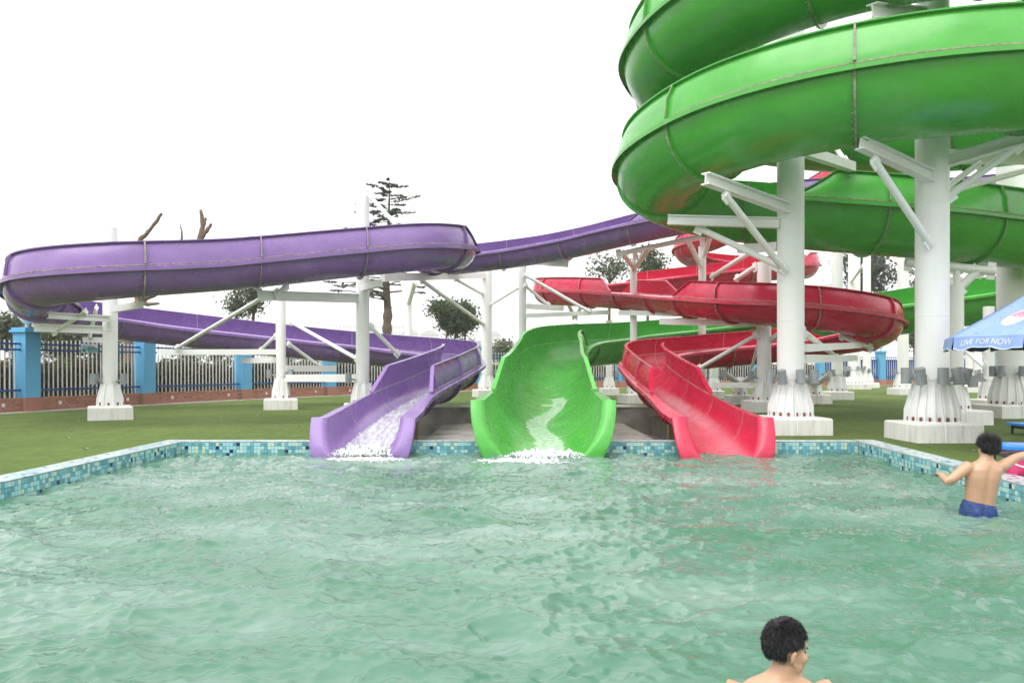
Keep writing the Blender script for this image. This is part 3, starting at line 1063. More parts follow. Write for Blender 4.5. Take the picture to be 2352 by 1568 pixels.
def column(key, x, Y, diam, top, label, fins=8, lamps=(), foot=1.05, frot=0.0, flare=None, group=None, lscale=1.0, seam=True):
    X = (x - CX) * Y / F
    c = thing('support_column', (X, Y, G0), label, 'column', group)
    COLS[key] = c
    R = diam / 2
    fl = flare or (0.30 + diam * 0.66)
    z0 = G0 + 0.33
    mb = MB()
    pts, rs = [(X, Y, z0 + 0.02)], [R]
    zz = z0 + 1.9
    while seam and zz < top - 0.4:                 # welded joints between tube lengths
        pts += [(X, Y, zz - 0.012), (X, Y, zz - 0.006), (X, Y, zz + 0.006), (X, Y, zz + 0.012)]
        rs += [R, R + 0.004, R + 0.004, R]
        zz += 2.0
    pts.append((X, Y, top))
    rs.append(R)
    mb.tube(pts, rs, 28)
    mb.build('shaft', M['whitesteel'], c, ang=20)
    # footing with softened edges
    mb = MB()
    hs = foot / 2
    ca, sa = math.cos(frot), math.sin(frot)
    ringz = [(hs + 0.005, G0 - 0.05), (hs, z0 - 0.03), (hs - 0.02, z0 - 0.006), (hs - 0.05, z0)]
    rings = []
    for hh, z in ringz:
        ring = []
        for a, b in ((-1, -1), (1, -1), (1, 1), (-1, 1)):
            xx, yy = a * hh, b * hh
            ring.append((X + xx * ca - yy * sa, Y + xx * sa + yy * ca, z))
        rings.append(ring)
    mb.loft(rings)
    mb.build('footing', M['footing'], c, ang=30)
    mb = MB()
    pr_ = R + 0.09 + diam * 0.18
    mb.tube([(X, Y, z0), (X, Y, z0 + 0.025)], pr_, 24)
    mb.tube([(X, Y, z0 + 0.025), (X, Y, z0 + 0.05), (X, Y, z0 + fl * 0.3), (X, Y, z0 + fl * 0.93)], [R + (pr_ - R) * 0.60, R + (pr_ - R) * 0.62, R + (pr_ - R) * 0.70, R + 0.022], 24)
    mb.build('base_plate', M['whitesteel'], c)
    for k in range(fins):
        a = 2 * math.pi * (k + 0.3) / fins + frot
        d = Vector((math.cos(a), math.sin(a), 0))
        s = Vector((-d.y, d.x, 0)) * 0.011
        o = Vector((X, Y, z0 + 0.025))
        prof = [(R - 0.01, 0), (pr_ - 0.006, 0), (pr_ - 0.012, 0.30 * fl), (R + 0.055, fl * 0.95), (R + 0.045, fl), (R - 0.01, fl)]
        vv = [o + d * rr + Vector((0, 0, h)) - s for rr, h in prof] + [o + d * rr + Vector((0, 0, h)) + s for rr, h in prof]
        n = len(prof)
        ff = [tuple(range(n)), tuple(range(2 * n - 1, n - 1, -1))] + [(i, (i + 1) % n, n + (i + 1) % n, n + i) for i in range(n)]
        MB().add(vv, ff).build('stiffener', M['whitesteel'], c, smooth=False)
        a2 = a + math.pi / fins
        shared('anchor_bolt', BOLT_ME, c, (X + math.cos(a2) * (pr_ - 0.045), Y + math.sin(a2) * (pr_ - 0.045), z0 + 0.025))
    if len(lamps) > 1:                              # white conduit running down to the turf
        a = rad(262)
        q = [(R + 0.02, z0 + fl + 0.05), (pr_ + 0.01, z0 + 0.10), (pr_ + 0.02, z0 + 0.02), (hs * 0.985 + 0.012, z0 + 0.012), (hs + 0.022, z0 - 0.03), (hs + 0.026, G0 + 0.01)]
        MB().tube([(X + math.cos(a) * rr * (1.0 if rr < hs * 0.9 else 1.0), Y + math.sin(a) * rr, zz_) for rr, zz_ in q], 0.012, 7).build('conduit', M['whitesteel'], c, ang=60)
    # ring and floodlights
    if lamps:
        mb = MB()
        zl = z0 + fl + 0.10
        mb.tube([(X, Y, zl - 0.02), (X, Y, zl + 0.02)], R + 0.012, 24)
        mb.build('lamp_ring', M['whitesteel'], c)
    for a, tilt in lamps:
        aa = rad(a)
        d = R + 0.20 * lscale
        ob = shared('floodlight', LAMP[0], c, (X + math.cos(aa) * d, Y + math.sin(aa) * d, z0 + fl + 0.03), aa + math.pi / 2)
        ob.rotation_euler = (rad(tilt), 0, aa + math.pi / 2)
        ob.scale = (lscale,) * 3
        b = bpy.data.objects.new('bracket', LAMP[1])
        COL.objects.link(b)
        b.parent = ob
    return c


def I_beam(mb, p, q, w, h):
    p, q = Vector(p), Vector(q)
    d = (q - p).normalized()
    s = d.cross(Vector((0, 0, 1))).normalized()
    u = s.cross(d)
    t = 0.022
    mb.beam(p + u * (h / 2 - t / 2), q + u * (h / 2 - t / 2), w, t)
    mb.beam(p - u * (h / 2 - t / 2), q - u * (h / 2 - t / 2), w, t)
    mb.beam(p, q, t, h - 2 * t - 0.004)
    return mb


def arm(key, p, q, w=0.14, h=0.14, kind='box'):     # p at the column side, q at the slide side: (x, y, depth)
    a, b = P(*p), P(*q)
    mb = MB()
    if kind == 'I':
        I_beam(mb, a, b, w, h)
        name = 'bracket_arm'
    elif kind == 'tube':
        mb.tube([a, b], w / 2, 12)
        name = 'brace'
    else:
        mb.beam(a, b, w, h)
        name = 'bracket_arm'
    if kind == 'tube':
        d = (b - a).normalized()
        for e, sgn in ((a, 1), (b, -1)):
            mb.beam(e - d * sgn * 0.02, e + d * sgn * 0.16, 0.025, w * 1.9)
    return mb.build(name, M['whitesteel'], COLS[key], ang=40)


L2 = [(200, 0), (335, 0)]
L3 = [(190, 0), (250, 14), (345, 0)]
L6 = [(185, 0), (222, 16), (262, 0), (300, -12), (330, 14), (355, 0)]
column('a', 253, 19.8, 0.35, 5.02, 'white column standing inside the left purple loop, on the leftmost block', 8, [(180, 0), (215, 0), (350, 0)], 1.0, 0.5)
column('b', 645, 24.5, 0.30, 3.95, 'short white column on its block in the middle of the purple loop', 6, [(190, 0), (345, 0)], 1.0, 0.28, flare=0.62)
column('c', 833, 21.2, 0.36, 6.28, 'tall white column rising above the purple slide, its foot behind the purple chute', 8, [(185, 0), (200, 0)], 1.0, 0.2)
column('d', 938, 38, 0.34, 5.6, 'thin far column with forked top, in front of the wrapped cedar trunk', 6, [], 0.9)
column('e', 1118, 34.5, 0.46, 6.64, 'white column between the purple chute and the green chute, block and base visible', 8, [(190, 0), (350, 0)], 1.05, 0.3)
column('f', 1200, 31, 0.31, 5.9, 'white column rising from behind the upper left edge of the green chute', 6, [], 0.9)
column('g', 1320, 37.5, 0.34, 3.6, 'short forked column under the left end of the red loop', 6, [], 0.8)
column('h', 1399, 37, 0.32, 3.7, 'slim far column just right of the green chute, under its bend', 6, [(190, 0), (350, 0)], 0.75, 0.2)
column('i', 1455, 28.6, 0.25, 5.35, 'slim forked column holding the purple cross beam, its foot left of the red chute', 6, [(180, 0)], 0.9, 0.3)
column('j', 1613, 27.6, 0.26, 5.75, 'slim forked column holding the purple cross beam, behind the red chute wall', 6, [], 0.8)
column('k', 1755, 23.2, 0.41, 4.6, 'white column behind the front red strand, left of the near pair of big columns', 8, [(185, 0), (350, 10)], 1.0, 0.12)
column('l', 1700, 28, 0.26, 1.15, 'stubby forked post under the lower red strand, beside the red chute', 6, [(190, 0), (340, 0)], 0.85, 0.2)
column('m', 1640, 33, 0.33, 3.0, 'far post showing between the red chute and the stubby forked post', 6, [(0, 0)], 0.75)
column('n', 1816, 15.6, 0.52, 13.0, 'thick white column with bolted flared foot on a block behind the red chute lip', 16, [(195, 0), (232, 16), (275, -6), (320, 0)], 1.18, 0.03, lscale=1.0)
column('o', 1872, 28.2, 0.24, 1.2, 'stubby forked post right behind the foot of the thick left column', 6, [(180, 0), (250, 0), (350, 0)], 0.85, 0.1)
column('p', 1923, 31.9, 0.44, 9.9, 'white column in the back row, nearest to the right end of the red loop', 10, [(180, 0), (225, 0), (300, 20), (350, 0)], 0.95, 0.05)
column('q', 1962, 47, 0.68, 13.5, 'stout white column far back, against the fence behind the red loop', 14, [(180, 0), (215, 0), (270, 0), (320, 15)], 1.4, 0.05)
column('r', 1991, 50, 0.47, 13.5, 'thinner white column just right of the stout far back column', 10, [(200, 0), (260, 20), (340, 0)], 1.1, 0.05)
column('s', 2074, 37.4, 0.50, 12.5, 'white column standing alone between the two big near columns, blue fence behind', 8, [(190, 0), (350, 0)], 1.0, 0.1)
column('t', 2141, 14.1, 0.56, 13.0, 'thickest white column with ribbed flared foot, nearest to the pool corner', 18, L6, 1.16, 0.02, lscale=1.05)
column('u', 2197, 18.2, 0.31, 3.45, 'forked white post tucked behind the thickest near column', 8, [(300, 0), (330, 0), (350, 0)], 1.05, 0.05)
column('v', 2271, 24.2, 0.32, 3.37, 'low round-topped column peeking out above the blue umbrella edge', 8, [(200, 0), (330, 0)], 0.85, 0.1)
column('w', 2320, 20.6, 0.64, 13.0, 'thick white column at the right edge, behind the blue umbrella', 16, [(190, 0), (215, 0), (268, 0), (330, 0)], 1.3, 0.03)
column('x', 2226, 41, 0.35, 9.0, 'thin far column seen just right of the forked post', 6, [(180, 0), (0, 0)], 0.9)
column('y', 2246, 42.5, 0.42, 10.5, 'second thin far column beside it, in front of the blue fence', 6, [(250, 0)], 0.9)

# purple supports
arm('a', (250, 732, 19.6), (112, 724, 17.9), 0.12, 0.15, 'I')
arm('a', (250, 758, 19.8), (78, 752, 19.0), 0.14, 0.20, 'I')
arm('a', (256, 711, 19.5), (324, 700, 17.9), 0.12, 0.16)
arm('a', (240, 781, 20.0), (195, 780, 21.5), 0.12, 0.14)
arm('a', (198, 716, 18.6), (122, 764, 19.4), 0.10, 0, 'tube')
arm('a', (222, 706, 19.9), (205, 775, 20.8), 0.10, 0, 'tube')
arm('c', (822, 685, 21.1), (592, 678, 19.2), 0.14, 0.24, 'I')
arm('c', (833, 661, 21.0), (872, 650, 20.1), 0.14, 0.18)
arm('c', (848, 449, 21.1), (910, 517, 20.4), 0.11, 0, 'tube')
arm('c', (848, 747, 21.2), (916, 816, 22.0), 0.11, 0, 'tube')
arm('c', (660, 655, 19.8), (632, 676, 19.4), 0.12, 0, 'tube')
arm('b', (640, 808, 24.5), (362, 809, 23.6), 0.14, 0.17)
arm('b', (640, 827, 24.6), (558, 828, 26.6), 0.14, 0.17)
arm('b', (654, 846, 24.5), (770, 846, 26.5), 0.12, 0.20)
arm('b', (660, 868, 24.4), (828, 868, 21.4), 0.12, 0.22)
arm('b', (666, 738, 24.4), (822, 825, 21.6), 0.11, 0, 'tube')
arm('b', (661, 788, 24.5), (738, 843, 26.3), 0.10, 0, 'tube')
arm('b', (634, 770, 24.6), (596, 806, 25.6), 0.10, 0, 'tube')
arm('b', (606, 682, 19.4), (405, 800, 23.7), 0.11, 0, 'tube')
arm('e', (1112, 633, 34.4), (878, 637, 22.0), 0.16, 0.24)
arm('e', (1110, 623, 34.4), (1000, 626, 29.0), 0.16, 0.22)
arm('e', (1110, 744, 34.4), (966, 642, 25.6), 0.14, 0, 'tube')
arm('e', (1108, 675, 34.4), (1044, 640, 30.0), 0.12, 0, 'tube')
arm('e', (1126, 596, 34.4), (1302, 606, 28.2), 0.14, 0.24)
arm('e', (1128, 700, 34.4), (1193, 660, 31.2), 0.09, 0, 'tube')
arm('d', (938, 700, 38), (954, 646, 36), 0.22, 0, 'tube')
arm('d', (938, 700, 38), (922, 640, 40), 0.22, 0, 'tube')
arm('f', (1205, 631, 30.8), (1356, 717, 29.8), 0.13, 0, 'tube')
arm('f', (1205, 655, 30.8), (1262, 702, 31.6), 0.12, 0, 'tube')
arm('f', (1208, 703, 30.9), (1293, 708, 31.6), 0.16, 0.20)
arm('f', (1208, 725, 30.9), (1398, 717, 30.2), 0.14, 0.16)
arm('g', (1320, 730, 37.5), (1302, 690, 37.0), 0.2, 0, 'tube')
arm('g', (1320, 730, 37.5), (1340, 694, 37.0), 0.2, 0, 'tube')
# cross beam of the purple strand on its two forked columns
arm('i', (1417, 584, 27.2), (1640, 537, 26.2), 0.17, 0, 'tube')
arm('i', (1455, 615, 28.4), (1430, 582, 27.1), 0.17, 0, 'tube')
arm('i', (1457, 618, 28.4), (1492, 566, 26.9), 0.17, 0, 'tube')
arm('i', (1456, 600, 28.5), (1461, 574, 27.0), 0.16, 0, 'tube')
arm('j', (1610, 612, 27.4), (1580, 551, 26.5), 0.17, 0, 'tube')
arm('j', (1616, 590, 27.4), (1632, 540, 26.3), 0.17, 0, 'tube')
arm('j', (1613, 560, 27.5), (1613, 545, 26.4), 0.16, 0, 'tube')
arm('l', (1700, 882, 28), (1664, 857, 26.2), 0.20, 0, 'tube')
arm('l', (1700, 882, 28), (1738, 857, 26.2), 0.20, 0, 'tube')
arm('o', (1872, 884, 28.2), (1840, 862, 26.4), 0.20, 0, 'tube')
arm('o', (1872, 884, 28.2), (1906, 860, 26.4), 0.20, 0, 'tube')
arm('k', (1742, 766, 23.1), (1602, 848, 24.2), 0.12, 0, 'tube')
arm('k', (1746, 774, 23.1), (1726, 846, 25.0), 0.10, 0, 'tube')
arm('k', (1744, 884, 23.1), (1640, 884, 24.0), 0.12, 0.16)
arm('k', (1752, 743, 23.0), (1518, 738, 26.6), 0.15, 0.20)
arm('k', (1738, 724, 23.0), (1424, 718, 29.0), 0.15, 0.18)
arm('k', (1738, 570, 23.2), (1634, 636, 27.2), 0.15, 0, 'tube')
arm('k', (1736, 612, 23.2), (1690, 642, 24.4), 0.15, 0, 'tube')
arm('k', (1772, 780, 23.2), (1800, 760, 22.2), 0.12, 0.14)
arm('n', (1846, 799, 15.8), (1985, 792, 24.2), 0.16, 0.16)
arm('n', (1846, 824, 15.9), (1965, 822, 25.2), 0.14, 0.18)
arm('n', (1930, 770, 22.6), (2002, 800, 23.6), 0.14, 0, 'tube')
arm('n', (1848, 765, 15.9), (1925, 822, 24.6), 0.14, 0, 'tube')
# green supports
arm('n', (1806, 478, 15.35), (1620, 410, 13.6), 0.17, 0.21, 'I')
arm('n', (1803, 622, 15.35), (1664, 446, 13.9), 0.13, 0, 'tube')
arm('n', (1790, 512, 15.5), (1534, 505, 16.2), 0.17, 0.20, 'I')
arm('n', (1792, 612, 15.5), (1600, 522, 16.2), 0.13, 0, 'tube')
arm('n', (1840, 345, 15.6), (1958, 384, 17.2), 0.16, 0.20)
arm('n', (1944, 376, 17.0), (1908, 322, 17.6), 0.11, 0, 'tube')
arm('n', (1790, 566, 15.8), (1700, 572, 17.2), 0.16, 0.18)
arm('t', (2138, 405, 13.85), (1975, 328, 12.7), 0.17, 0.21, 'I')
arm('t', (2136, 562, 13.85), (2006, 366, 12.85), 0.13, 0, 'tube')
arm('t', (2170, 372, 14.0), (2420, 298, 13.2), 0.17, 0.21, 'I')
arm('t', (2172, 456, 14.0), (2345, 330, 13.5), 0.13, 0, 'tube')
arm('t', (2174, 430, 14.1), (2250, 375, 15.0), 0.11, 0, 'tube')
arm('t', (2176, 360, 14.3), (2400, 365, 17.5), 0.18, 0.24)
arm('t', (2178, 440, 14.2), (2400, 380, 17.0), 0.12, 0, 'tube')
arm('t', (2128, 36, 14.1), (2004, 26, 12.6), 0.18, 0.24, 'I')
arm('t', (2120, -10, 14.1), (2010, 40, 12.8), 0.12, 0, 'tube')
# round beam on the forked post
arm('u', (2080, 602, 18.3), (2284, 623, 18.1), 0.21, 0, 'tube')
arm('u', (2197, 668, 18.2), (2250, 618, 18.15), 0.19, 0, 'tube')
arm('u', (2197, 668, 18.2), (2140, 612, 18.25), 0.19, 0, 'tube')
arm('u', (2197, 652, 18.2), (2197, 614, 18.2), 0.16, 0, 'tube')
arm('w', (2318, 700, 20.5), (2400, 690, 22.0), 0.18, 0.22)
arm('w', (2292, 787, 20.4), (2262, 800, 23.0), 0.14, 0.10)
arm('v', (2262, 842, 24.1), (2213, 800, 27.0), 0.16, 0, 'tube')
arm('p', (1916, 660, 31.9), (1890, 640, 34.5), 0.12, 0, 'tube')
arm('q', (1955, 648, 46.8), (1982, 610, 44), 0.16, 0, 'tube')
arm('p', (1912, 655, 31.9), (1830, 664, 35.5), 0.14, 0.16)

# timber props under the chute ends
for xx, yy, hh, lb in ((-2.05, 16.6, 0.22, 'timber prop under the purple chute'), (3.2, 15.8, 0.14, 'timber prop under the red chute')):
    t_ = MB().box((xx, yy, -0.05 + hh / 2), (0.12, 0.12, hh + 0.50), 0.1).build('timber_prop', M['wood'], smooth=False, origin=(xx, yy, 0))
    tag(t_, lb + ' on the concrete apron', 'prop')

# ------------------------------------------------------------------ fence
FP = [(-15.6, 18.8), (-14.3, 23.1), (-12.75, 27.2), (-10.85, 31.6), (-8.35, 35.7), (-5.3, 39.8), (-1.9, 43.7), (2.4, 46.6), (6.85, 49.3), (11.5, 51), (16.3, 52.5),
      (21.2, 54), (26.1, 55.5), (30.9, 57), (35.8, 58.5)]
WT = G0 + 0.42                                 # top of the brick base
BAR = MB().box((0, 0, 0.5), (0.030, 0.030, 1.0)).build('bar', M['barwhite'], smooth=False)
bar_me = BAR.data
bpy.data.objects.remove(BAR)
BL, BHT = 0.34, 0.082
BRK = MB().box((0, 0, 0), (BL - 0.014, 0.03, BHT - 0.012)).build('brick', M['brick'], smooth=False)
brick_me = BRK.data
bpy.data.objects.remove(BRK)
nb = 0
where = ['at the left edge of the view', 'beside the leftmost white column', 'behind the left purple loop', 'behind the middle of the lower purple strand', 'behind the tall purple loop column',
         'hidden behind the purple bend', 'between purple and green chutes', 'behind the green chute', 'behind the red chute', 'behind the lower red strand', 'behind the stubby red posts',
         'behind the right red bend', 'behind the lone right column', 'behind the forked right post', 'at the far right']
for i, (px_, py_) in enumerate(FP):
    a = FP[max(i - 1, 0)]
    b = FP[min(i + 1, len(FP) - 1)]
    ang = math.atan2(b[1] - a[1], b[0] - a[0])
    p = thing('fence_pillar', (px_, py_, G0), 'square sky-blue fence pillar with flat cap and globe lamp, ' + where[i], 'fence pillar', 'blue fence pillars')
    mb = MB()
    mb.box((px_, py_, (WT + 2.52) / 2), (0.50, 0.50, 2.52 - WT), ang)
    mb.build('shaft', M['pillarblue'], p, smooth=False)
    mb = MB()
    mb.box((px_, py_, 2.555), (0.64, 0.64, 0.07), ang)
    mb.box((px_, py_, 2.625), (0.56, 0.56, 0.07), ang)
    mb.build('cap', M['pillarblue'], p, smooth=False)
    MB().box((px_, py_, (G0 + WT) / 2 - 0.02), (0.54, 0.54, WT - G0 + 0.04), ang).build('brick_base', M['brick'], p, smooth=False)
    MB().tube([(px_, py_, 2.66), (px_, py_, 2.78), (px_, py_, 2.80), (px_, py_, 2.82)], [0.05, 0.05, 0.10, 0.10], 12).build('lamp_neck', M['barwhite'], p)
    MB().sphere((px_, py_, 2.96), 0.19, 16, 12).build('lamp_globe', M['globe'], p, ang=60)
for i in range(len(FP) - 1):
    a, b = Vector((*FP[i], 0)), Vector((*FP[i + 1], 0))
    d = (b - a).normalized()
    ang = math.atan2(d.y, d.x)
    n_ = Vector((d.y, -d.x, 0))                # towards the pool
    L = (b - a).length
    m_ = (a + b) / 2
    w_ = thing('brick_wall', (m_.x, m_.y, G0), 'low pink brick plinth of the fence bay ' + where[i].replace('at the left edge of the view', 'at the left edge'), 'brick wall', 'brick plinth bays')
    MB().box((m_.x, m_.y, (G0 + WT) / 2 - 0.03), (L, 0.28, WT - G0 + 0.05), ang).build('mortar_core', M['mortar'], w_, smooth=False)
    MB().box((m_.x + n_.x * 0.33, m_.y + n_.y * 0.33, G0 + 0.008), (L + 0.05, 0.36, 0.03), ang).build('kerb_strip', M['kerb'], w_, smooth=False)
    rest = MB()
    for r in range(5):
        z = G0 + 0.012 + BHT * (r + 0.5)
        u = -L / 2 + (0.5 if r % 2 else 1.0) * BL * 0.5 + 0.26
        while u < L / 2 - 0.30:
            c = m_ + d * u + n_ * 0.139
            c.z = z + random.uniform(-0.002, 0.002)
            if 1 <= i and nb < 300:
                shared('brick', brick_me, w_, c + n_ * random.uniform(0, 0.006), ang)
                nb += 1
            else:
                rest.box(c, (BL - 0.014, 0.03, BHT - 0.012), ang)
            u += BL
    if rest.v:
        tag(rest.build('brick_course', M['brick'], w_, smooth=False), kind='stuff')
    if i < 8:
        for u in (-L * 0.28, L * 0.3):             # small white vents in the plinth
            c = m_ + d * u + n_ * 0.165
            MB().box((c.x, c.y, G0 + 0.23), (0.10, 0.012, 0.10), ang).build('vent', M['barwhite'], w_, smooth=False)
    f_ = thing('fence_panel', (m_.x, m_.y, WT), 'white barred fence panel with dark blue rails, ' + where[i], 'fence', 'barred fence panels')
    nbar = 24
    for k in range(nbar):
        u = -L / 2 + 0.32 + (L - 0.64) * (k + 0.5) / nbar
        c = m_ + d * u
        t = abs(2 * (k + 0.5) / nbar - 1)
        h = 1.74 - 0.10 * t * t
        shared('bar', bar_me, f_, (c.x, c.y, WT + 0.0), ang, (1, 1, h))
    for z in (0.78, 1.96, 2.13):
        c = m_ + n_ * 0.045
        MB().box((c.x, c.y, z + 0.05), (L - 0.44, 0.04, 0.055), ang).build('rail', M['railblue'], f_, smooth=False)
    if i >= 11:
        c = m_ - n_ * 0.06
        MB().box((c.x, c.y, WT + 0.72), (L - 0.5, 0.02, 1.36), ang).build('backing_sheet', M['panelblue'], f_, smooth=False)
# warning plate on the fence
a, b = Vector((*FP[1], 0)), Vector((*FP[2], 0))
d = (b - a).normalized()
n_ = Vector((d.y, -d.x, 0))
c = a + d * ((b - a).length * 0.475) + n_ * 0.085
ang = math.atan2(d.y, d.x)
sg_ = thing('warning_plate', (c.x, c.y, 2.0), 'small blue and white plate with four red characters hung on the fence rails', 'sign')
SGN = dict(o=Vector((c.x, c.y, 2.10)), d=d, n=n_)


def sgn_poly(pts, off, name, mat):
    q = [SGN['o'] + d * x + Vector((0, 0, z)) + n_ * off for x, z in pts]
    q2 = [p - n_ * 0.003 for p in q]
    k = len(q)
    return MB().add(q + q2, [tuple(range(k)), tuple(range(2 * k - 1, k - 1, -1))] + [(i, (i + 1) % k, k + (i + 1) % k, k + i) for i in range(k)]).build(name, mat, sg_, smooth=False)


def ell(cx_, cz_, rx, rz, n=20, a0=0, a1=360):
    return [(cx_ + rx * math.cos(rad(a0 + (a1 - a0) * i / n)), cz_ + rz * math.sin(rad(a0 + (a1 - a0) * i / n))) for i in range(n)]


M['sign_teal'] = simple('teal_print', (0.10, 0.48, 0.52), rough=0.5)
M['sign_sky'] = simple('pale_blue_print', (0.28, 0.58, 0.82), rough=0.5)
M['sign_red'] = simple('crimson_print', (0.55, 0.015, 0.10), rough=0.5)
M['sign_leaf'] = simple('green_print', (0.05, 0.24, 0.14), rough=0.5)
sgn_poly([(-0.31, -0.14), (0.31, -0.14), (0.31, 0.14), (-0.31, 0.14)], 0.0, 'plate', M['white_print'])
sgn_poly([(-0.06, -0.13), (0.30, -0.12), (0.30, 0.0), (0.20, 0.04), (0.18, 0.09), (0.10, 0.06), (0.05, 0.10), (-0.02, 0.07), (-0.08, 0.05)], 0.003, 'print_band', M['sign_teal'])
sgn_poly(ell(-0.19, -0.01, 0.11, 0.12), 0.004, 'print_disc', M['sign_sky'])
sgn_poly(ell(-0.21, -0.07, 0.07, 0.045), 0.008, 'print_leaf', M['sign_leaf'])


def text_mesh(s, size, shear=0.0):
    cu = bpy.data.curves.new('t', 'FONT')
    cu.body = s
    cu.size = size
    cu.shear = shear
    cu.align_x = 'CENTER'
    cu.align_y = 'CENTER'
    cu.resolution_u = 3
    cu.fill_mode = 'BOTH'
    cu.extrude = 0.0
    ob = bpy.data.objects.new('t', cu)
    COL.objects.link(ob)
    bpy.context.view_layer.update()
    dg = bpy.context.evaluated_depsgraph_get()
    me = ob.evaluated_get(dg).to_mesh()
    vv = [tuple(v.co) for v in me.vertices]
    ff = [tuple(p.vertices) for p in me.polygons]
    ob.evaluated_get(dg).to_mesh_clear()
    bpy.data.objects.remove(ob)
    return vv, ff


vv, ff = text_mesh('禁止翻越', 0.085)
if vv:
    MB().add([SGN['o'] + d * (v[0] + 0.08) + Vector((0, 0, v[1] - 0.005)) + n_ * 0.012 for v in vv], ff).build('lettering', M['sign_red'], sg_, smooth=False, recalc=False)

# ------------------------------------------------------------------ vegetation beyond the fence
def crown(parent, blobs, nclump, per, leaf, mat, spread=0.35, flat=0.0, name='crown', rng=RNG):
    cs = []
    tot = sum(b[3] * b[4] * b[5] for b in blobs)
    for bx, by, bz, rx, ry, rz in blobs:
        k = max(2, int(nclump * rx * ry * rz / tot))
        q = rng.normal(size=(k, 3))
        q /= np.linalg.norm(q, axis=1)[:, None]
        q *= rng.uniform(0.35, 1.0, size=(k, 1)) ** 0.5
        cs.append(q * (rx, ry, rz) + (bx, by, bz))
    cs = np.concatenate(cs)
    rad_ = rng.uniform(0.6, 1.3, size=(len(cs), 1, 1)) * spread
    pts = (cs[:, None, :] + rng.normal(size=(len(cs), per, 3)) * rad_ * (1, 1, 0.7)).reshape(-1, 3)
    v, f = quads_mesh(pts, rng.uniform(0.7, 1.3, size=len(pts)) * leaf, rng, flat)
    return np_obj(name, v, f, mat, parent), cs


def limbs(parent, base, cs, r0, fork, name='trunk', mat=None, k=10):
    mb = MB()
    base = Vector(base)
    fk = Vector(fork)
    mid = (base + fk) / 2 + Vector((random.uniform(-.1, .1), 0, 0))
    mb.tube([base, mid, fk], [r0, r0 * 0.85, r0 * 0.7], 9)
    idx = np.linspace(0, len(cs) - 1, min(k, len(cs))).astype(int)
    for q in idx:
        e = Vector(cs[q])
        m1 = fk.lerp(e, 0.5) + Vector((random.uniform(-.15, .15), random.uniform(-.15, .15), 0.12))
        mb.tube([fk - Vector((0, 0, 0.1)), m1, e], [r0 * 0.45, r0 * 0.25, r0 * 0.08], 6)
    return mb.build(name, mat or M['bark'], parent, ang=60)


def bushy(x, Y, ytop, ybot, wpx, label, mat, leaf=0.11, ncl=60, per=60, cat='tree', name='leafy_tree', spread=0.3, stems=1):
    c = P(x, (ytop + ybot) / 2, Y)
    X, H1, H0 = c.x, P(x, ytop, Y).z, P(x, ybot, Y).z
    rx, rz = wpx * Y / F / 2, (H1 - H0) / 2
    t = thing(name, (X, Y, G0 - 0.05), label, cat)
    blobs = [(X, Y, H0 + rz, rx * 0.7, rx * 0.7, rz * 0.75)]
    for _ in range(7):
        blobs.append((X + random.uniform(-.55, .55) * rx, Y + random.uniform(-.5, .5) * rx, H0 + rz * (1 + random.uniform(-.6, .55)), rx * 0.42, rx * 0.42, rz * 0.38))
    _, cs = crown(t, blobs, ncl, per, leaf, mat, spread)
    for k in range(stems):
        dx = (k - (stems - 1) / 2) * rx * 0.5
        limbs(t, (X + dx, Y, G0 - 0.1), cs, 0.05 + 0.03 * (H1 - H0) / stems, (X + dx * 0.8, Y, max(H0 + rz * 0.3, 0.8)))
    return t


# lopped, wrapped trees behind the left purple loop
def lopped(base, segs, label):
    t = thing('lopped_tree', base, label, 'tree')
    mb = MB()
    for pts, r0, r1 in segs:
        pts = [P(*q) for q in pts]
        n = len(pts)
        fine, rs = [], []
        for i in range(n - 1):
            for k in range(5):
                u = k / 5
                fine.append(pts[i].lerp(pts[i + 1], u) + Vector((random.uniform(-1, 1), 0, random.uniform(-1, 1))) * r0 * 0.18)
                rs.append((r0 + (r1 - r0) * (i + u) / (n - 1)) * random.uniform(0.85, 1.15))
        fine.append(pts[-1])
        rs.append(r1)
        mb.tube(fine, rs, 9)
    mb.build('trunk', M['wrap'], t, ang=60)
    return t


Yl = 33.0
b0 = P(300, 915, Yl)
t1 = lopped((b0.x, Yl, G0 - 0.05), [
    ([(298, 916, Yl), (296, 800, Yl), (305, 730, Yl), (322, 690, Yl)], 0.26, 0.19), ([(320, 695, Yl), (310, 610, Yl), (322, 550, Yl), (345, 528, Yl), (372, 490, Yl)], 0.15, 0.055),
    ([(320, 690, Yl), (340, 700, Yl), (366, 697, Yl)], 0.13, 0.04), ([(325, 690, Yl), (370, 650, Yl), (410, 590, Yl), (418, 545, Yl), (417, 530, Yl), (414, 515, Yl)], 0.10, 0.02),
    ([(325, 690, Yl), (390, 655, Yl), (445, 600, Yl), (461, 545, Yl)], 0.14, 0.14), ([(460, 548, Yl), (466, 515, Yl), (461, 482, Yl)], 0.13, 0.06),
    ([(462, 544, Yl), (474, 530, Yl), (486, 514, Yl)], 0.11, 0.055), ([(467, 520, Yl), (473, 500, Yl)], 0.08, 0.05)],
            'lopped tree with straw-wrapped trunk, its cut branch ends sticking up above the purple loop')


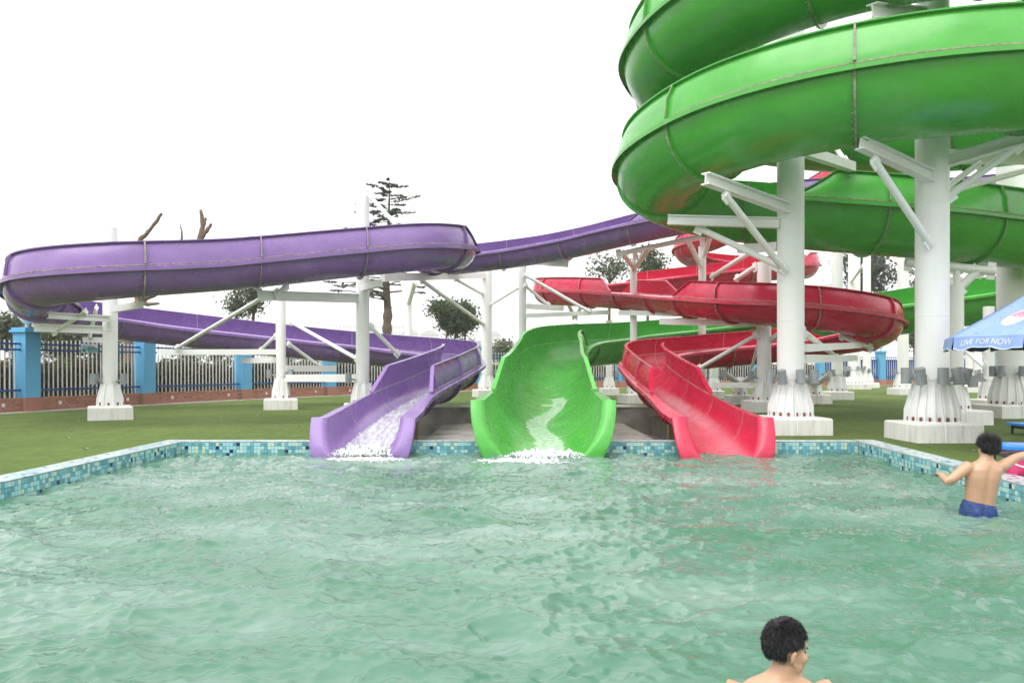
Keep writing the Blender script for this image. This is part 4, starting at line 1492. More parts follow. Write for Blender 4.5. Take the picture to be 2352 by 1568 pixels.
# cedar
def cedar(x, Y, ytop, label):
    X = P(x, 0, Y).x
    H = P(x, ytop, Y).z
    t = thing('cedar_tree', (X, Y, G0 - 0.05), label, 'tree')
    mb = MB()
    pts, rs = [], []
    zz = G0 - 0.1
    z_w = P(0, 700, Y).z
    while zz < z_w:                                # wrapped lower trunk with string rings
        pts.append((X + 0.02 * math.sin(zz * 3), Y, zz))
        rs.append(0.30 - 0.012 * zz + 0.03 * math.sin(zz * 9))
        zz += 0.12
    mb.tube(pts, rs, 12)
    mb.build('trunk', M['wrap'], t, ang=70)
    mb = MB()
    mb.tube([(X, Y, z_w - 0.2), (X - 0.1, Y, z_w + 1.5), (X + 0.05, Y, (z_w + H) / 2), (X + 0.12, Y, H)], [0.21, 0.19, 0.12, 0.015], 9)
    cen, siz = [], []
    z = z_w + 0.1
    r = random.Random(5)
    while z < H - 0.1:
        fr = (H - z) / (H - z_w)
        length = (0.5 + 4.3 * fr ** 0.7) * r.uniform(0.5, 1.15)
        if z < z_w + 2.0:
            length *= 0.75
        a = r.uniform(0, 2 * math.pi)
        dirv = Vector((math.cos(a), math.sin(a) * 0.9, 0))
        rise = r.uniform(-0.02, 0.28)
        p0 = Vector((X, Y, z))
        pts = [p0 + dirv * (length * u) + Vector((0, 0, rise * length * u * (1.4 - u * 0.9))) for u in (0, 0.35, 0.7, 1)]
        mb.tube(pts, [0.05 * fr + 0.014, 0.035 * fr + 0.012, 0.022 * fr + 0.008, 0.006], 5)
        bare = z < z_w + 1.6
        lo = 0.8 if bare else 0.18
        for _ in range(int(length * (14 if bare else 52))):
            u = r.uniform(lo, 1.0)
            q = pts[0].lerp(pts[3], u)
            side = Vector((-dirv.y, dirv.x, 0))
            wd = 0.30 * length * (1 - abs(u - 0.55)) * 0.6
            q = q + side * r.gauss(0, wd * 0.45) + Vector((0, 0, r.gauss(0.02, 0.025)))
            cen.append(q)
            siz.append(r.uniform(0.07, 0.15))
        z += r.uniform(0.045, 0.12)
    mb.build('branches', M['bark'], t, ang=60)
    v, f = quads_mesh(np.array([tuple(q) for q in cen]), siz, RNG, flat=2.0)
    np_obj('needles', v, f, M['leaf_dark'], t)


cedar(890, 44, 410, 'tall sparse cedar with layered branches and wrapped trunk above the purple slide')
bushy(1047, 52, 682, 782, 104, 'round bushy evergreen with several stems left of the white column pair', M['leaf_mid'], 0.13, 90, 80, stems=3, spread=0.30)
bushy(543, 46, 640, 738, 42, 'slender leafy tree left of the two slim ones under the purple strand', M['leaf_olive'], 0.10, 40, 34, spread=0.28)
bushy(582, 47, 640, 740, 40, 'slender leafy tree right of the two slim ones under the purple strand', M['leaf_olive'], 0.10, 46, 40, spread=0.28)
bushy(1400, 56, 575, 660, 130, 'loose half-bare tree showing above the left of the red loop', M['leaf_olive'], 0.12, 46, 26, spread=0.34)
bushy(1490, 58, 560, 650, 90, 'bushy tree top showing under the purple cross beam', M['leaf_mid'], 0.13, 50, 40, spread=0.34)
bushy(1994, 64, 560, 690, 130, 'large dark broadleaf tree behind the right rear columns', M['leaf_dark'], 0.20, 60, 50, spread=0.42)
bushy(2112, 66, 610, 700, 70, 'smaller dark tree left of the thickest near column, beyond the fence', M['leaf_dark'], 0.16, 26, 26, spread=0.35)
bushy(2100, 66, 745, 800, 80, 'feathery bush above the blue fence sheet behind the lone column', M['leaf_olive'], 0.14, 40, 40, spread=0.4, cat='bush', name='bush')
bushy(30, 40, 728, 800, 130, 'rounded bush above the fence at the left edge', M['leaf_olive'], 0.11, 90, 60, spread=0.3, cat='bush', name='bush')
bushy(150, 36, 742, 830, 150, 'leafy shrub behind the fence bay with the small plate', M['leaf_olive'], 0.10, 90, 50, spread=0.3, cat='bush', name='bush')
bushy(260, 38, 760, 850, 120, 'thin shrub behind the leftmost white column', M['leaf_olive'], 0.10, 60, 40, spread=0.3, cat='bush', name='bush')
bushy(1075, 56, 772, 850, 90, 'low bush at the foot of the round evergreen', M['leaf_olive'], 0.12, 50, 40, spread=0.3, cat='bush', name='bush')
bushy(1160, 60, 775, 850, 90, 'pale bush beyond the fence just left of the green chute', M['leaf_olive'], 0.12, 50, 40, spread=0.3, cat='bush', name='bush')
bushy(2230, 68, 770, 830, 70, 'bush beyond the fence behind the forked right post', M['leaf_olive'], 0.13, 40, 40, spread=0.4, cat='bush', name='bush')
for (x_, Y_, lb) in ((430, 42, 'slim young trunk behind the fence left of the slender pair'), (500, 43, 'slim young trunk behind the fence next to the slender pair'), (660, 47, 'slim young tree behind the short loop column')):
    bushy(x_, Y_, 780, 850, 60, lb, M['leaf_olive'], 0.09, 26, 26, spread=0.25, name='young_tree')

# clipped hedge of red-tipped shrubs along the fence
for i in range(len(FP) - 1):
    a, b = Vector((*FP[i], 0)), Vector((*FP[i + 1], 0))
    d = (b - a).normalized()
    n_ = Vector((d.y, -d.x, 0))
    m_ = (a + b) / 2
    L = (b - a).length
    h = thing('hedge', (m_.x - n_.x * 0.9, m_.y - n_.y * 0.9, G0 - 0.05), 'clipped red-tipped hedge seen through the fence bay ' + where[i], 'hedge', 'hedge bays behind the fence')
    near = i < 6
    N = 9500 if near else 4000
    u = RNG.uniform(-L / 2, L / 2, N)
    wv = -RNG.uniform(0.45, 1.35, N)
    topz = 1.66 + 0.10 * np.sin(u * 2.3 + i) + 0.06 * np.sin(u * 7 + 2 * i)
    zz = G0 + 0.22 + (topz - G0 - 0.22) * RNG.uniform(0, 1, N) ** 0.72 + RNG.normal(0, 0.03, N)
    pts = np.stack([m_.x + d.x * u + n_.x * wv, m_.y + d.y * u + n_.y * wv, zz], 1)
    v, f = quads_mesh(pts, RNG.uniform(0.05, 0.10, N) * (1 if near else 1.4), RNG)
    np_obj('foliage', v, f, M['leaf_hedge'], h)
    mb = MB()
    for k in range(int(L / 0.35)):
        c = m_ + d * (-L / 2 + 0.2 + k * 0.35 + random.uniform(-.1, .1)) - n_ * random.uniform(0.7, 1.1)
        mb.tube([(c.x, c.y, G0 - 0.06), (c.x + random.uniform(-.05, .05), c.y, 0.7), (c.x + random.uniform(-.12, .12), c.y, 1.2)], [0.02, 0.015, 0.006], 5)
    mb.build('stems', M['bark'], h, ang=60)

# ------------------------------------------------------------------ far buildings
def building(x0, x1, ytop, Y, label, mat, storeys, bays, steps=(), depth=30):
    Y *= 2.6
    depth *= 2
    a, b = P(x0, ytop, Y), P(x1, ytop, Y)
    H = a.z
    t = thing('far_building', ((a.x + b.x) / 2, Y, G0 - 0.05), label, 'building')
    mb = MB()
    mb.box(((a.x + b.x) / 2, Y + depth / 2, H / 2), (b.x - a.x, depth, H))
    mb.build('wall', mat, t, smooth=False)
    for sx0, sx1, sy in steps:
        c, e = P(sx0, sy, Y), P(sx1, sy, Y)
        MB().box(((c.x + e.x) / 2, Y + depth / 2, (H + c.z) / 2), (e.x - c.x, depth * 0.6, c.z - H)).build('roof_block', mat, t, smooth=False)
    wb = MB()
    W = b.x - a.x
    for i in range(bays):
        for j in range(storeys):
            wb.box((a.x + W * (i + 0.5) / bays, Y - 0.05, H * (j + 0.55) / storeys), (W / bays * 0.5, 0.2, H / storeys * 0.5))
    tag(wb.build('windows', M['farwin'], t, smooth=False), kind='stuff')
    return t


building(770, 946, 745, 520, 'long pale apartment block faint in the haze right of the tall loop column', M['farwall'], 7, 22, [(735, 775, 738.5), (850, 875, 741)])
building(600, 720, 752, 560, 'low pale block faint in the haze left of the tall loop column', M['farwall'], 5, 14, [(640, 668, 748)])
building(18, 58, 703, 330, 'blue-grey block in the haze at the left edge', M['farwallb'], 9, 5, [(22, 54, 700.5)])
building(-60, 16, 640, 600, 'tall pale tower in the haze at the far left', M['farwall'], 24, 8)
for (xa, xb, yt, lb) in ((922, 958, 766, 'hazy house with hipped roof left of the cedar trunk base'), (965, 1006, 768, 'hazy house with hipped roof behind the purple bend'), (1120, 1150, 770, 'hazy house right of the white column')):
    Y = 700
    a, b = P(xa, yt, Y), P(xb, yt, Y)
    t = thing('far_house', ((a.x + b.x) / 2, Y, G0 - 0.05), lb, 'house')
    MB().box(((a.x + b.x) / 2, Y + 5, a.z / 2), (b.x - a.x, 10, a.z)).build('wall', M['farwall'], t, smooth=False)
    hw, mx = (b.x - a.x) / 2 + 0.5, (a.x + b.x) / 2
    MB().add([(mx - hw, Y - 0.5, a.z), (mx + hw, Y - 0.5, a.z), (mx + hw, Y + 10.5, a.z), (mx - hw, Y + 10.5, a.z), (mx - hw * 0.3, Y + 5, a.z + 4.2), (mx + hw * 0.3, Y + 5, a.z + 4.2)],
             [(0, 1, 5, 4), (1, 2, 5), (2, 3, 4, 5), (3, 0, 4), (0, 3, 2, 1)]).build('roof', M['farroof'], t, smooth=False)
    for k in range(3):
        MB().box((a.x + (b.x - a.x) * (k + 0.5) / 3, Y - 0.05, a.z * 0.7), (0.8, 0.2, 1.0)).build('window', M['farwin'], t, smooth=False)

# ------------------------------------------------------------------ umbrella
UC, UR, UZ, UA = Vector((8.20, 12.0, 0)), 1.43, 1.96, 2.80
um = thing('parasol', (UC.x, UC.y, G0), 'faded blue parasol with white lettering on its scalloped edge at the right border', 'parasol')
corner = [UC + Vector((UR * math.cos(rad(45 * k)), UR * math.sin(rad(45 * k)), UZ)) for k in range(8)]
apex = UC + Vector((0, 0, UA))
for k in range(8):
    a, b = corner[k], corner[(k + 1) % 8]
    mid = (a + b) / 2
    nrm = (b - a).cross(apex - a).normalized()
    if nrm.z < 0:
        nrm = -nrm
    rows_ = 8
    g = []
    for i in range(rows_ + 1):
        v = i / rows_
        l, r = a.lerp(apex, v), b.lerp(apex, v)
        for j in range(9):
            u = j / 8
            p = l.lerp(r, u)
            sag = 0.05 * math.sin(math.pi * u) * math.sin(math.pi * min(1, v + 0.15)) + 0.03 * math.sin(math.pi * v)
            g.append(p - nrm * sag + Vector((0, 0, 0.03 * math.sin(math.pi * v))))
    ff = []
    for i in range(rows_):
        for j in range(8):
            q = i * 9 + j
            ff.append((q, q + 1, q + 10, q + 9))
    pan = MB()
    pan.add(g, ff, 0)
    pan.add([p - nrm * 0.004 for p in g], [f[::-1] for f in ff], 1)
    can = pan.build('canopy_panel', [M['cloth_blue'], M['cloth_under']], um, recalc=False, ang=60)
    # hanging scalloped edge
    out = (mid - UC)
    out.z = 0
    out.normalize()
    top, bot = [], []
    for j in range(33):
        u = j / 32
        p = a.lerp(b, u) - nrm * 0.03 * math.sin(math.pi * u) * 0
        w = 0.012 * math.sin(u * 17 + k)
        top.append(p + out * 0.004)
        bot.append(p + out * (0.03 + w) + Vector((0, 0, -0.165 - 0.022 * abs(math.sin(u * math.pi * 3.5)) + 0.02 * math.sin(u * 9 + k))))
    vb = MB()
    n = 33
    fr = [(j, j + 1, n + j + 1, n + j) for j in range(n - 1)]
    vb.add(top + bot, fr, 0)
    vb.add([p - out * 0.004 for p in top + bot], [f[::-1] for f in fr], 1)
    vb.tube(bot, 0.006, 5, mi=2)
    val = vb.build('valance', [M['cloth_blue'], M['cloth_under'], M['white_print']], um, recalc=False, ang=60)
    if k == 4:                                     # the panel facing the pool carries lettering and emblem
        vv, tf = text_mesh('LIVE FOR NOW', 0.125, 0.25)
        ln = b - a
        pts = []
        for v in vv:
            u = 0.5 + v[0] / ln.length * 0.92 - 0.03
            j = min(max(u, 0), 1) * 32
            j0 = min(int(j), 31)
            tp = top[j0].lerp(top[j0 + 1], j - j0)
            bt = bot[j0].lerp(bot[j0 + 1], j - j0)
            q = tp.lerp(bt, 0.48 - v[1] / 0.185)
            pts.append(q + out * 0.006)
        MB().add(pts, tf).build('lettering', M['white_print'], val, smooth=False, recalc=False)

        def on_panel(u, v, off):                   # u along the edge 0..1, v up the slope 0..1
            l, r = a.lerp(apex, v), b.lerp(apex, v)
            uu = min(max(u, 0), 1)
            sag = 0.05 * math.sin(math.pi * uu) * math.sin(math.pi * min(1, v + 0.15)) + 0.03 * math.sin(math.pi * v)
            return l.lerp(r, u) - nrm * (sag - off) + Vector((0, 0, 0.03 * math.sin(math.pi * v)))

        def disc(ru, rv, off, name, mat, y0=-9, y1=9, curve=0.0):
            # filled ellipse clipped between two wavy lines, as a strip mesh
            N = 26
            lo, hi = [], []
            for q in range(N + 1):
                x = -1 + 2 * q / N
                h = math.sqrt(max(0, 1 - x * x))
                wv = curve * math.sin(x * 2.6) * 0.5
                l_, h_ = max(-h, y0 + wv), min(h, y1 + wv)
                if h_ < l_:
                    l_ = h_ = min(max((l_ + h_) / 2, -h), h)
                for arr, yv in ((lo, l_), (hi, h_)):
                    arr.append((0.60 + ru * x + 0.02 * yv, 0.36 + rv * yv))
            pts_ = [on_panel(u_, v_, off) for u_, v_ in lo + hi]
            nn = N + 1
            return MB().add(pts_, [(i, i + 1, nn + i + 1, nn + i) for i in range(N)]).build(name, mat, can, smooth=False, recalc=False)

        disc(0.245, 0.135, 0.006, 'emblem_rim', M['white_print'])
        disc(0.225, 0.120, 0.011, 'emblem_top', M['pink_print'], y0=0.02, curve=-0.5)
        disc(0.225, 0.120, 0.011, 'emblem_bottom', M['cyan_print'], y1=-0.24, curve=-0.5)
        sp = MB()
        rs_ = random.Random(3)
        for _ in range(26):
            u_, v_ = 0.60 + rs_.uniform(-0.17, 0.17), 0.36 + rs_.uniform(0.03, 0.09)
            sp.sphere(on_panel(u_, v_, 0.013), 0.006, 5, 3)
        for _ in range(60):
            sp.sphere(on_panel(rs_.uniform(0.1, 0.9), rs_.uniform(0.05, 0.8), 0.004), rs_.uniform(0.003, 0.007), 5, 3)
        tag(sp.build('print_speck', M['speck'], can), kind='stuff')
for k in range(8):
    MB().tube([corner[k] - Vector((0, 0, 0.02)), apex - Vector((0, 0, 0.05))], 0.008, 6).build('rib', M['barwhite'], um)
MB().tube([(UC.x, UC.y, G0), (UC.x, UC.y, UA + 0.06)], 0.022, 12).build('pole', M['barwhite'], um)
MB().tube([(UC.x, UC.y, G0), (UC.x, UC.y, G0 + 0.10), (UC.x, UC.y, G0 + 0.13)], [0.26, 0.26, 0.10], 20).build('base', M['black'], um)


# ------------------------------------------------------------------ low blue benches and the pink tub by the right rim
def bench(cx_, cy_, zt_, lx, ly, rz, label):
    t = thing('low_table', (cx_, cy_, G0), label, 'table')
    ca, sa = math.cos(rz), math.sin(rz)
    tt = MB()
    for hh, z in ((1.0, zt_ - 0.05), (1.0, zt_ - 0.008), (0.985, zt_)):
        pass
    ringz = [(1.0, zt_ - 0.05), (1.0, zt_ - 0.010), (0.98, zt_)]
    tt.loft([[(cx_ + (a * lx / 2 * s) * ca - (b * ly / 2 * s) * sa, cy_ + (a * lx / 2 * s) * sa + (b * ly / 2 * s) * ca, z) for a, b in ((-1, -1), (1, -1), (1, 1), (-1, 1))] for s, z in ringz])
    top = tt.build('table_top', M['plastic_blue'], t, ang=30)
    pr_ = MB()
    for k in range(3):
        ux = (k - 1) * lx * 0.25
        pts = [(ux + 0.14 * math.cos(q) * (1 + 0.3 * math.sin(3 * q)), 0.05 * math.sin(q)) for q in [2 * math.pi * i / 14 for i in range(14)]]
        pr_.add([(cx_ + x * ca - y * sa, cy_ + x * sa + y * ca, zt_ + 0.004) for x, y in pts], [tuple(range(14))])
    pr_.build('print', M['white_print'], top, smooth=False)
    p2 = MB()
    for k in range(3):
        ux = (k - 1) * lx * 0.25
        pts = [(ux + 0.08 * math.cos(q), 0.018 * math.sin(q)) for q in [2 * math.pi * i / 10 for i in range(10)]]
        p2.add([(cx_ + x * ca - y * sa, cy_ + x * sa + y * ca, zt_ + 0.008) for x, y in pts], [tuple(range(10))])
    p2.build('print_band', M['print_red'], top, smooth=False)
    for a in (-1, 1):
        for b in (-1, 1):
            x, y = a * (lx / 2 - 0.08), b * (ly / 2 - 0.06)
            MB().tube([(cx_ + x * ca - y * sa, cy_ + x * sa + y * ca, G0), (cx_ + x * ca - y * sa, cy_ + x * sa + y * ca, zt_ - 0.05)], [0.022, 0.026], 8).build('leg', M['black'], t)
    MB().box((cx_, cy_, zt_ - 0.085), (lx * 0.86, ly * 0.8, 0.05), rz).build('apron', M['black'], t, smooth=False)
    return t


bench(6.86, 10.15, 0.50, 1.1, 0.6, rad(-8), 'low blue-topped table with faded print just behind the boy at the right edge')
bench(10.35, 15.2, 0.42, 1.2, 0.55, rad(4), 'low blue-topped table standing further back on the turf at the right edge')
tb = thing('plastic_tub', (6.34, 9.55, G0), 'bright pink plastic tub with black rim beside the pool at the right edge', 'tub')
rings = []
for r_, z in ((0.27, G0), (0.30, G0 + 0.02), (0.34, G0 + 0.26), (0.335, G0 + 0.26), (0.29, G0 + 0.04)):
    rings.append([(6.34 + r_ * math.cos(2 * math.pi * k / 28), 9.55 + r_ * 0.8 * math.sin(2 * math.pi * k / 28), z) for k in range(28)])
MB().loft(rings).build('bowl', M['plastic_pink'], tb, ang=50)
MB().tube([(6.34 + 0.345 * math.cos(a), 9.55 + 0.278 * math.sin(a), G0 + 0.235) for a in [2 * math.pi * k / 32 for k in range(33)]], 0.028, 8, cap=False).build('rim', M['black'], tb, ang=60)
MB().tube([(6.34 + 0.325 * math.cos(a), 9.55 + 0.26 * math.sin(a), G0 + 0.15 - 0.04 * math.sin((a - 3.6) * 2.6)) for a in [3.6 + 1.2 * k / 14 for k in range(15)]], 0.009, 6).build('rope_handle', M['white_print'], tb, ang=60)


# ------------------------------------------------------------------ people
def baked(mb, name, mat, parent, voxel, iters=4, fac=0.5):
    o = ORG[parent.name]
    me = bpy.data.meshes.new(name)
    me.from_pydata([(v[0] - o[0], v[1] - o[1], v[2] - o[2]) for v in mb.v], [], mb.f)
    bm = bmesh.new()
    bm.from_mesh(me)
    bmesh.ops.recalc_face_normals(bm, faces=bm.faces)
    bm.to_mesh(me)
    bm.free()
    tmp = bpy.data.objects.new('tmp', me)
    COL.objects.link(tmp)
    md = tmp.modifiers.new('r', 'REMESH')
    md.mode = 'VOXEL'
    md.voxel_size = voxel
    ms = tmp.modifiers.new('s', 'SMOOTH')
    ms.factor = fac
    ms.iterations = iters
    bpy.context.view_layer.update()
    dg = bpy.context.evaluated_depsgraph_get()
    m2 = bpy.data.meshes.new_from_object(tmp.evaluated_get(dg))
    bpy.data.objects.remove(tmp)
    m2.name = name
    m2.materials.clear()
    m2.materials.append(mat)
    m2.polygons.foreach_set('use_smooth', [True] * len(m2.polygons))
    ob = bpy.data.objects.new(name, m2)
    COL.objects.link(ob)
    ob.parent = parent
    ORG[ob.name] = Vector(o)
    return ob


def ering(c, rx, ry, n=20, tilt=None):
    c = Vector(c)
    R = tilt or Matrix.Identity(3)
    return [c + R @ Vector((rx * math.cos(2 * math.pi * k / n), ry * math.sin(2 * math.pi * k / n), 0)) for k in range(n)]


def ellipsoid(mb, c, r, R=None, n=14, m=10):
    tmp = MB().sphere((0, 0, 0), 1, n, m)
    R = R or Matrix.Identity(3)
    mb.add([Vector(c) + R @ Vector((v[0] * r[0], v[1] * r[1], v[2] * r[2])) for v in tmp.v], tmp.f)


def hand(mb, w, d, pal, L=0.155, curl=0.55):
    """palm and five bent fingers from wrist w along d; pal is the palm normal"""
    d = Vector(d).normalized()
    pal = (Vector(pal) - d * Vector(pal).dot(d)).normalized()
    s = d.cross(pal)
    k = L / 0.17
    R = Matrix((s, d, pal)).transposed()
    ellipsoid(mb, w + d * 0.045 * k, (0.038 * k, 0.052 * k, 0.015 * k), R)
    for i, (off, ln) in enumerate(((-0.028, 0.060), (-0.010, 0.072), (0.009, 0.068), (0.026, 0.054))):
        b = w + d * 0.082 * k + s * off * k
        j1 = b + (d * math.cos(curl * 0.6) + pal * math.sin(curl * 0.6)) * ln * 0.45 * k
        j2 = j1 + (d * math.cos(curl * 1.5) + pal * math.sin(curl * 1.5)) * ln * 0.33 * k
        j3 = j2 + (d * math.cos(curl * 2.2) + pal * math.sin(curl * 2.2)) * ln * 0.26 * k
        mb.tube([b - d * 0.03 * k, b, j1, j2, j3], [0.0095 * k, 0.0095 * k, 0.0088 * k, 0.008 * k, 0.006 * k], 8)
    b = w + d * 0.03 * k - s * 0.032 * k
    j1 = b + (-s * 0.7 + d * 0.6 + pal * 0.4).normalized() * 0.036 * k
    j2 = j1 + (d * 0.9 + pal * 0.5).normalized() * 0.028 * k
    mb.tube([b + s * 0.012 * k, b, j1, j2], [0.012 * k, 0.012 * k, 0.010 * k, 0.007 * k], 8)


def head_shapes(mb, c, R, k=1.0):
    def E(p, r):
        ellipsoid(mb, Vector(c) + R @ (Vector(p) * k), tuple(q * k for q in r), R)
    E((0, -0.012, 0.035), (0.074, 0.092, 0.092))
    E((0, 0.028, -0.035), (0.060, 0.062, 0.080))
    E((0, 0.052, -0.088), (0.034, 0.034, 0.026))
    E((0, 0.078, -0.104), (0.020, 0.014, 0.014))
    E((0, 0.070, 0.028), (0.052, 0.024, 0.030))
    for sg in (-1, 1):
        E((sg * 0.038, 0.062, -0.030), (0.026, 0.026, 0.026))
        E((sg * 0.048, 0.020, -0.070), (0.016, 0.040, 0.026))
        E((sg * 0.076, -0.010, -0.022), (0.010, 0.022, 0.032))
        E((sg * 0.088, -0.022, -0.012), (0.008, 0.010, 0.026))
        E((sg * 0.086, -0.012, 0.010), (0.008, 0.017, 0.009))
        E((sg * 0.082, -0.004, -0.048), (0.009, 0.010, 0.012))
    E((0, 0.092, -0.010), (0.011, 0.014, 0.030))
    E((0, 0.108, -0.032), (0.012, 0.017, 0.010))
    E((0, 0.090, -0.066), (0.024, 0.013, 0.007))
    E((0, 0.088, -0.078), (0.021, 0.013, 0.008))


def face_parts(c, R, k, parent):
    def E(p, r, name, mat):
        mb = MB()
        ellipsoid(mb, Vector(c) + R @ (Vector(p) * k), tuple(q * k for q in r), R)
        mb.build(name, mat, parent, ang=70)
    for sg in (-1, 1):
        E((sg * 0.030, 0.0750, -0.004), (0.012, 0.007, 0.005), 'eye', M['eye'])
        E((sg * 0.030, 0.0830, 0.016), (0.017, 0.007, 0.003), 'eyebrow', M['hair'])
    E((0, 0.093, -0.072), (0.018, 0.008, 0.005), 'mouth', M['lip'])


def hair_cap(c, R, k, parent, seed, spike, rx=0.084, ry=0.106, rz=0.104, line=-0.2, nst=900):
    """hair: a cap following the skull plus many short locks"""
    rg = random.Random(seed)
    mb = MB()
    c = Vector(c)
    n, m = 34, 24

    def low_of(q):                                  # hairline: high at the forehead, above the ears at the sides, low at the nape
        if q.y > 0.50:
            return 0.42
        if q.y > -0.32:
            return 0.02 + 0.30 * max(0.0, q.y)
        return -0.50

    tmp = MB().sphere((0, 0, 0), 1, n, m)
    vv = []
    for v in tmp.v:
        q = Vector(v)
        low = low_of(q)
        z = max(q.z, low - 0.10)
        nzv = 1 + 0.02 * math.sin(q.x * 17 + q.z * 13) + 0.02 * math.sin(q.y * 23 + q.x * 9)
        s = 0.84 if q.z < low - 0.10 else 1.0 - 0.10 * max(0.0, -q.z)
        top = 1.0 + 0.10 * max(0.0, q.z) * max(0.0, q.y + 0.4)
        vv.append(c + R @ Vector((q.x * rx * k * nzv * s, (q.y * ry - 0.012) * k * nzv * s, (z * rz * top + 0.030) * k * nzv)))
    mb.add(vv, tmp.f)
    for _ in range(nst):
        while True:
            q = Vector((rg.gauss(0, 1), rg.gauss(0, 1), rg.gauss(0, 1))).normalized()
            if q.z > low_of(q):
                break
        p = c + R @ Vector((q.x * rx * k * 0.98, (q.y * ry * 0.98 - 0.012) * k, (q.z * rz * 0.98 + 0.030) * k))
        lift = max(0.0, q.z)
        flow = Vector((0.25 * q.x, 0.55 * lift, -1.0))       # combed down and, on top, forward
        flow = (flow - q * flow.dot(q)).normalized()
        dr = (flow + q * (0.10 + spike * lift * rg.random()) + Vector((rg.gauss(0, .18), rg.gauss(0, .18), 0))).normalized()
        ln = k * rg.uniform(0.018, 0.036) * (1 + 0.9 * spike * lift * rg.random())
        dw = R @ dr
        sd_ = dw.cross(Vector((rg.random(), rg.random(), rg.random()))).normalized() * 0.0019 * k
        s2 = dw.cross(sd_).normalized() * 0.0019 * k
        tip = p + dw * ln
        mb.add([p + sd_, p - sd_ * 0.5 + s2, p - sd_ * 0.5 - s2, tip], [(0, 1, 3), (1, 2, 3), (2, 0, 3)])
    return mb.build('hair', M['hair'], parent, ang=50)


# boy standing in the water at the right, seen from behind
Yb = 8.0
boy = thing('person', P(2248, 1180, Yb), 'boy in blue swim shorts seen from behind, arms spread, standing waist-deep at the right', 'person', None)
boy.location.z = 0
ORG[boy.name].z = 0
mb = MB()
sp = [((2250, -0.35), .155, .105), ((2249, -0.12), .162, .112), ((2249, 0.03), .152, .096), ((2251, 0.14), .150, .094), ((2255, 0.27), .163, .100), ((2258, 0.38), .178, .106),
      ((2261, 0.46), .186, .100), ((2263, 0.515), .150, .080), ((2265, 0.55), .085, .064), ((2266, 0.585), .060, .058), ((2268, 0.64), .056, .056)]
rings = []
for (x, H), rx, ry in sp:
    c = Vector(((x - CX) * Yb / F, Yb, H))
    ring = []
    n = 36
    for k in range(n):
        a = 2 * math.pi * k / n
        rr = 1.0
        if 0.0 < H < 0.5:                            # spine furrow and the two back muscles
            da = abs(((a - 1.5 * math.pi + math.pi) % (2 * math.pi)) - math.pi)
            rr += -0.13 * math.exp(-(da / 0.16) ** 2) + 0.05 * math.exp(-((da - 0.45) / 0.25) ** 2)
            if 0.33 < H < 0.48:
                rr += 0.07 * math.exp(-((da - 0.85) / 0.25) ** 2)
        ring.append(c + Vector((rx * math.cos(a), ry * math.sin(a) * rr, 0)))
    rings.append(ring)
mb.loft(rings)
sl, el, wl = P(2223, 1072, 8.0), P(2178, 1106, 7.95), P(2160, 1089, 8.17)
mb.tube([P(2243, 1074, 8.0), sl, sl.lerp(el, 0.4), el.lerp(sl, 0.12), el, el.lerp(wl, 0.3), wl], [.040, .066, .056, .046, .042, .042, .029], 14)
hand(mb, wl, (P(2149, 1084, 8.30) - wl), (0, 0.4, -1), L=0.15, curl=0.9)
sr, er, wr = P(2300, 1071, 8.0), P(2334, 1050, 8.02), P(2384, 1038, 8.06)
mb.tube([P(2282, 1076, 8.0), sr, sr.lerp(er, 0.45), er, er.lerp(wr, 0.3), wr], [.040, .063, .053, .043, .042, .028], 14)
hand(mb, wr, (P(2405, 1036, 8.1) - wr), (0, -0.2, -1), L=0.15, curl=0.4)
for sg in (-1, 1):
    hx_ = (2250 - CX) * Yb / F + sg * 0.085
    mb.tube([(hx_, Yb, -0.25), (hx_ + sg * 0.02, Yb + 0.02, -0.62), (hx_ + sg * 0.03, Yb, -1.02)], [.088, .062, .040], 14)
    mb.tube([(hx_ + sg * 0.03, Yb - 0.02, -1.03), (hx_ + sg * 0.04, Yb + 0.12, -1.06)], [.04, .03], 10)
hc = P(2269, 1030.5, 8.03)
HR1 = Matrix.Rotation(rad(-6), 3, 'Z') @ Matrix.Rotation(rad(6), 3, 'X')
head_shapes(mb, hc, HR1, 1.02)
baked(mb, 'body', M['skin'], boy, 0.0080, 7)
face_parts(hc, HR1, 1.02, boy)
hair_cap(hc, HR1, 1.10, boy, 4, 1.3, rx=0.089, ry=0.108, rz=0.106, nst=3500)
# shorts: waistband tilted, wet folds
mb = MB()
rings_o, rings_i = [], []
for H, rx, ry in ((0.118, .158, .102), (0.095, .166, .110), (0.05, .176, .120), (0.0, .186, .128), (-0.10, .195, .134), (-0.30, .200, .136)):
    c = Vector(((2249 - CX) * Yb / F, Yb, H))
    o_, i_ = [], []
    for k in range(48):
        a = 2 * math.pi * k / 48
        w = 1 + (0.045 * math.sin(a * 9 + H * 30) + 0.03 * math.sin(a * 17 + 2)) * min(1, (0.118 - H) * 14)
        tz = -0.20 * math.cos(a) * rx
        o_.append(c + Vector((rx * w * math.cos(a), ry * w * math.sin(a), tz)))
        i_.append(c + Vector(((rx * w - .006) * math.cos(a), (ry * w - .006) * math.sin(a), tz)))
    rings_o.append(o_)
    rings_i.append(i_)
mb.loft(rings_o, cap=False)
mb.loft(rings_i, cap=False)
k0 = len(rings_o) * 48
mb.f += [(k, (k + 1) % 48, k0 + (k + 1) % 48, k0 + k) for k in range(48)]
mb.m += [0] * 48
mb.build('swim_shorts', M['shorts'], boy, ang=60)

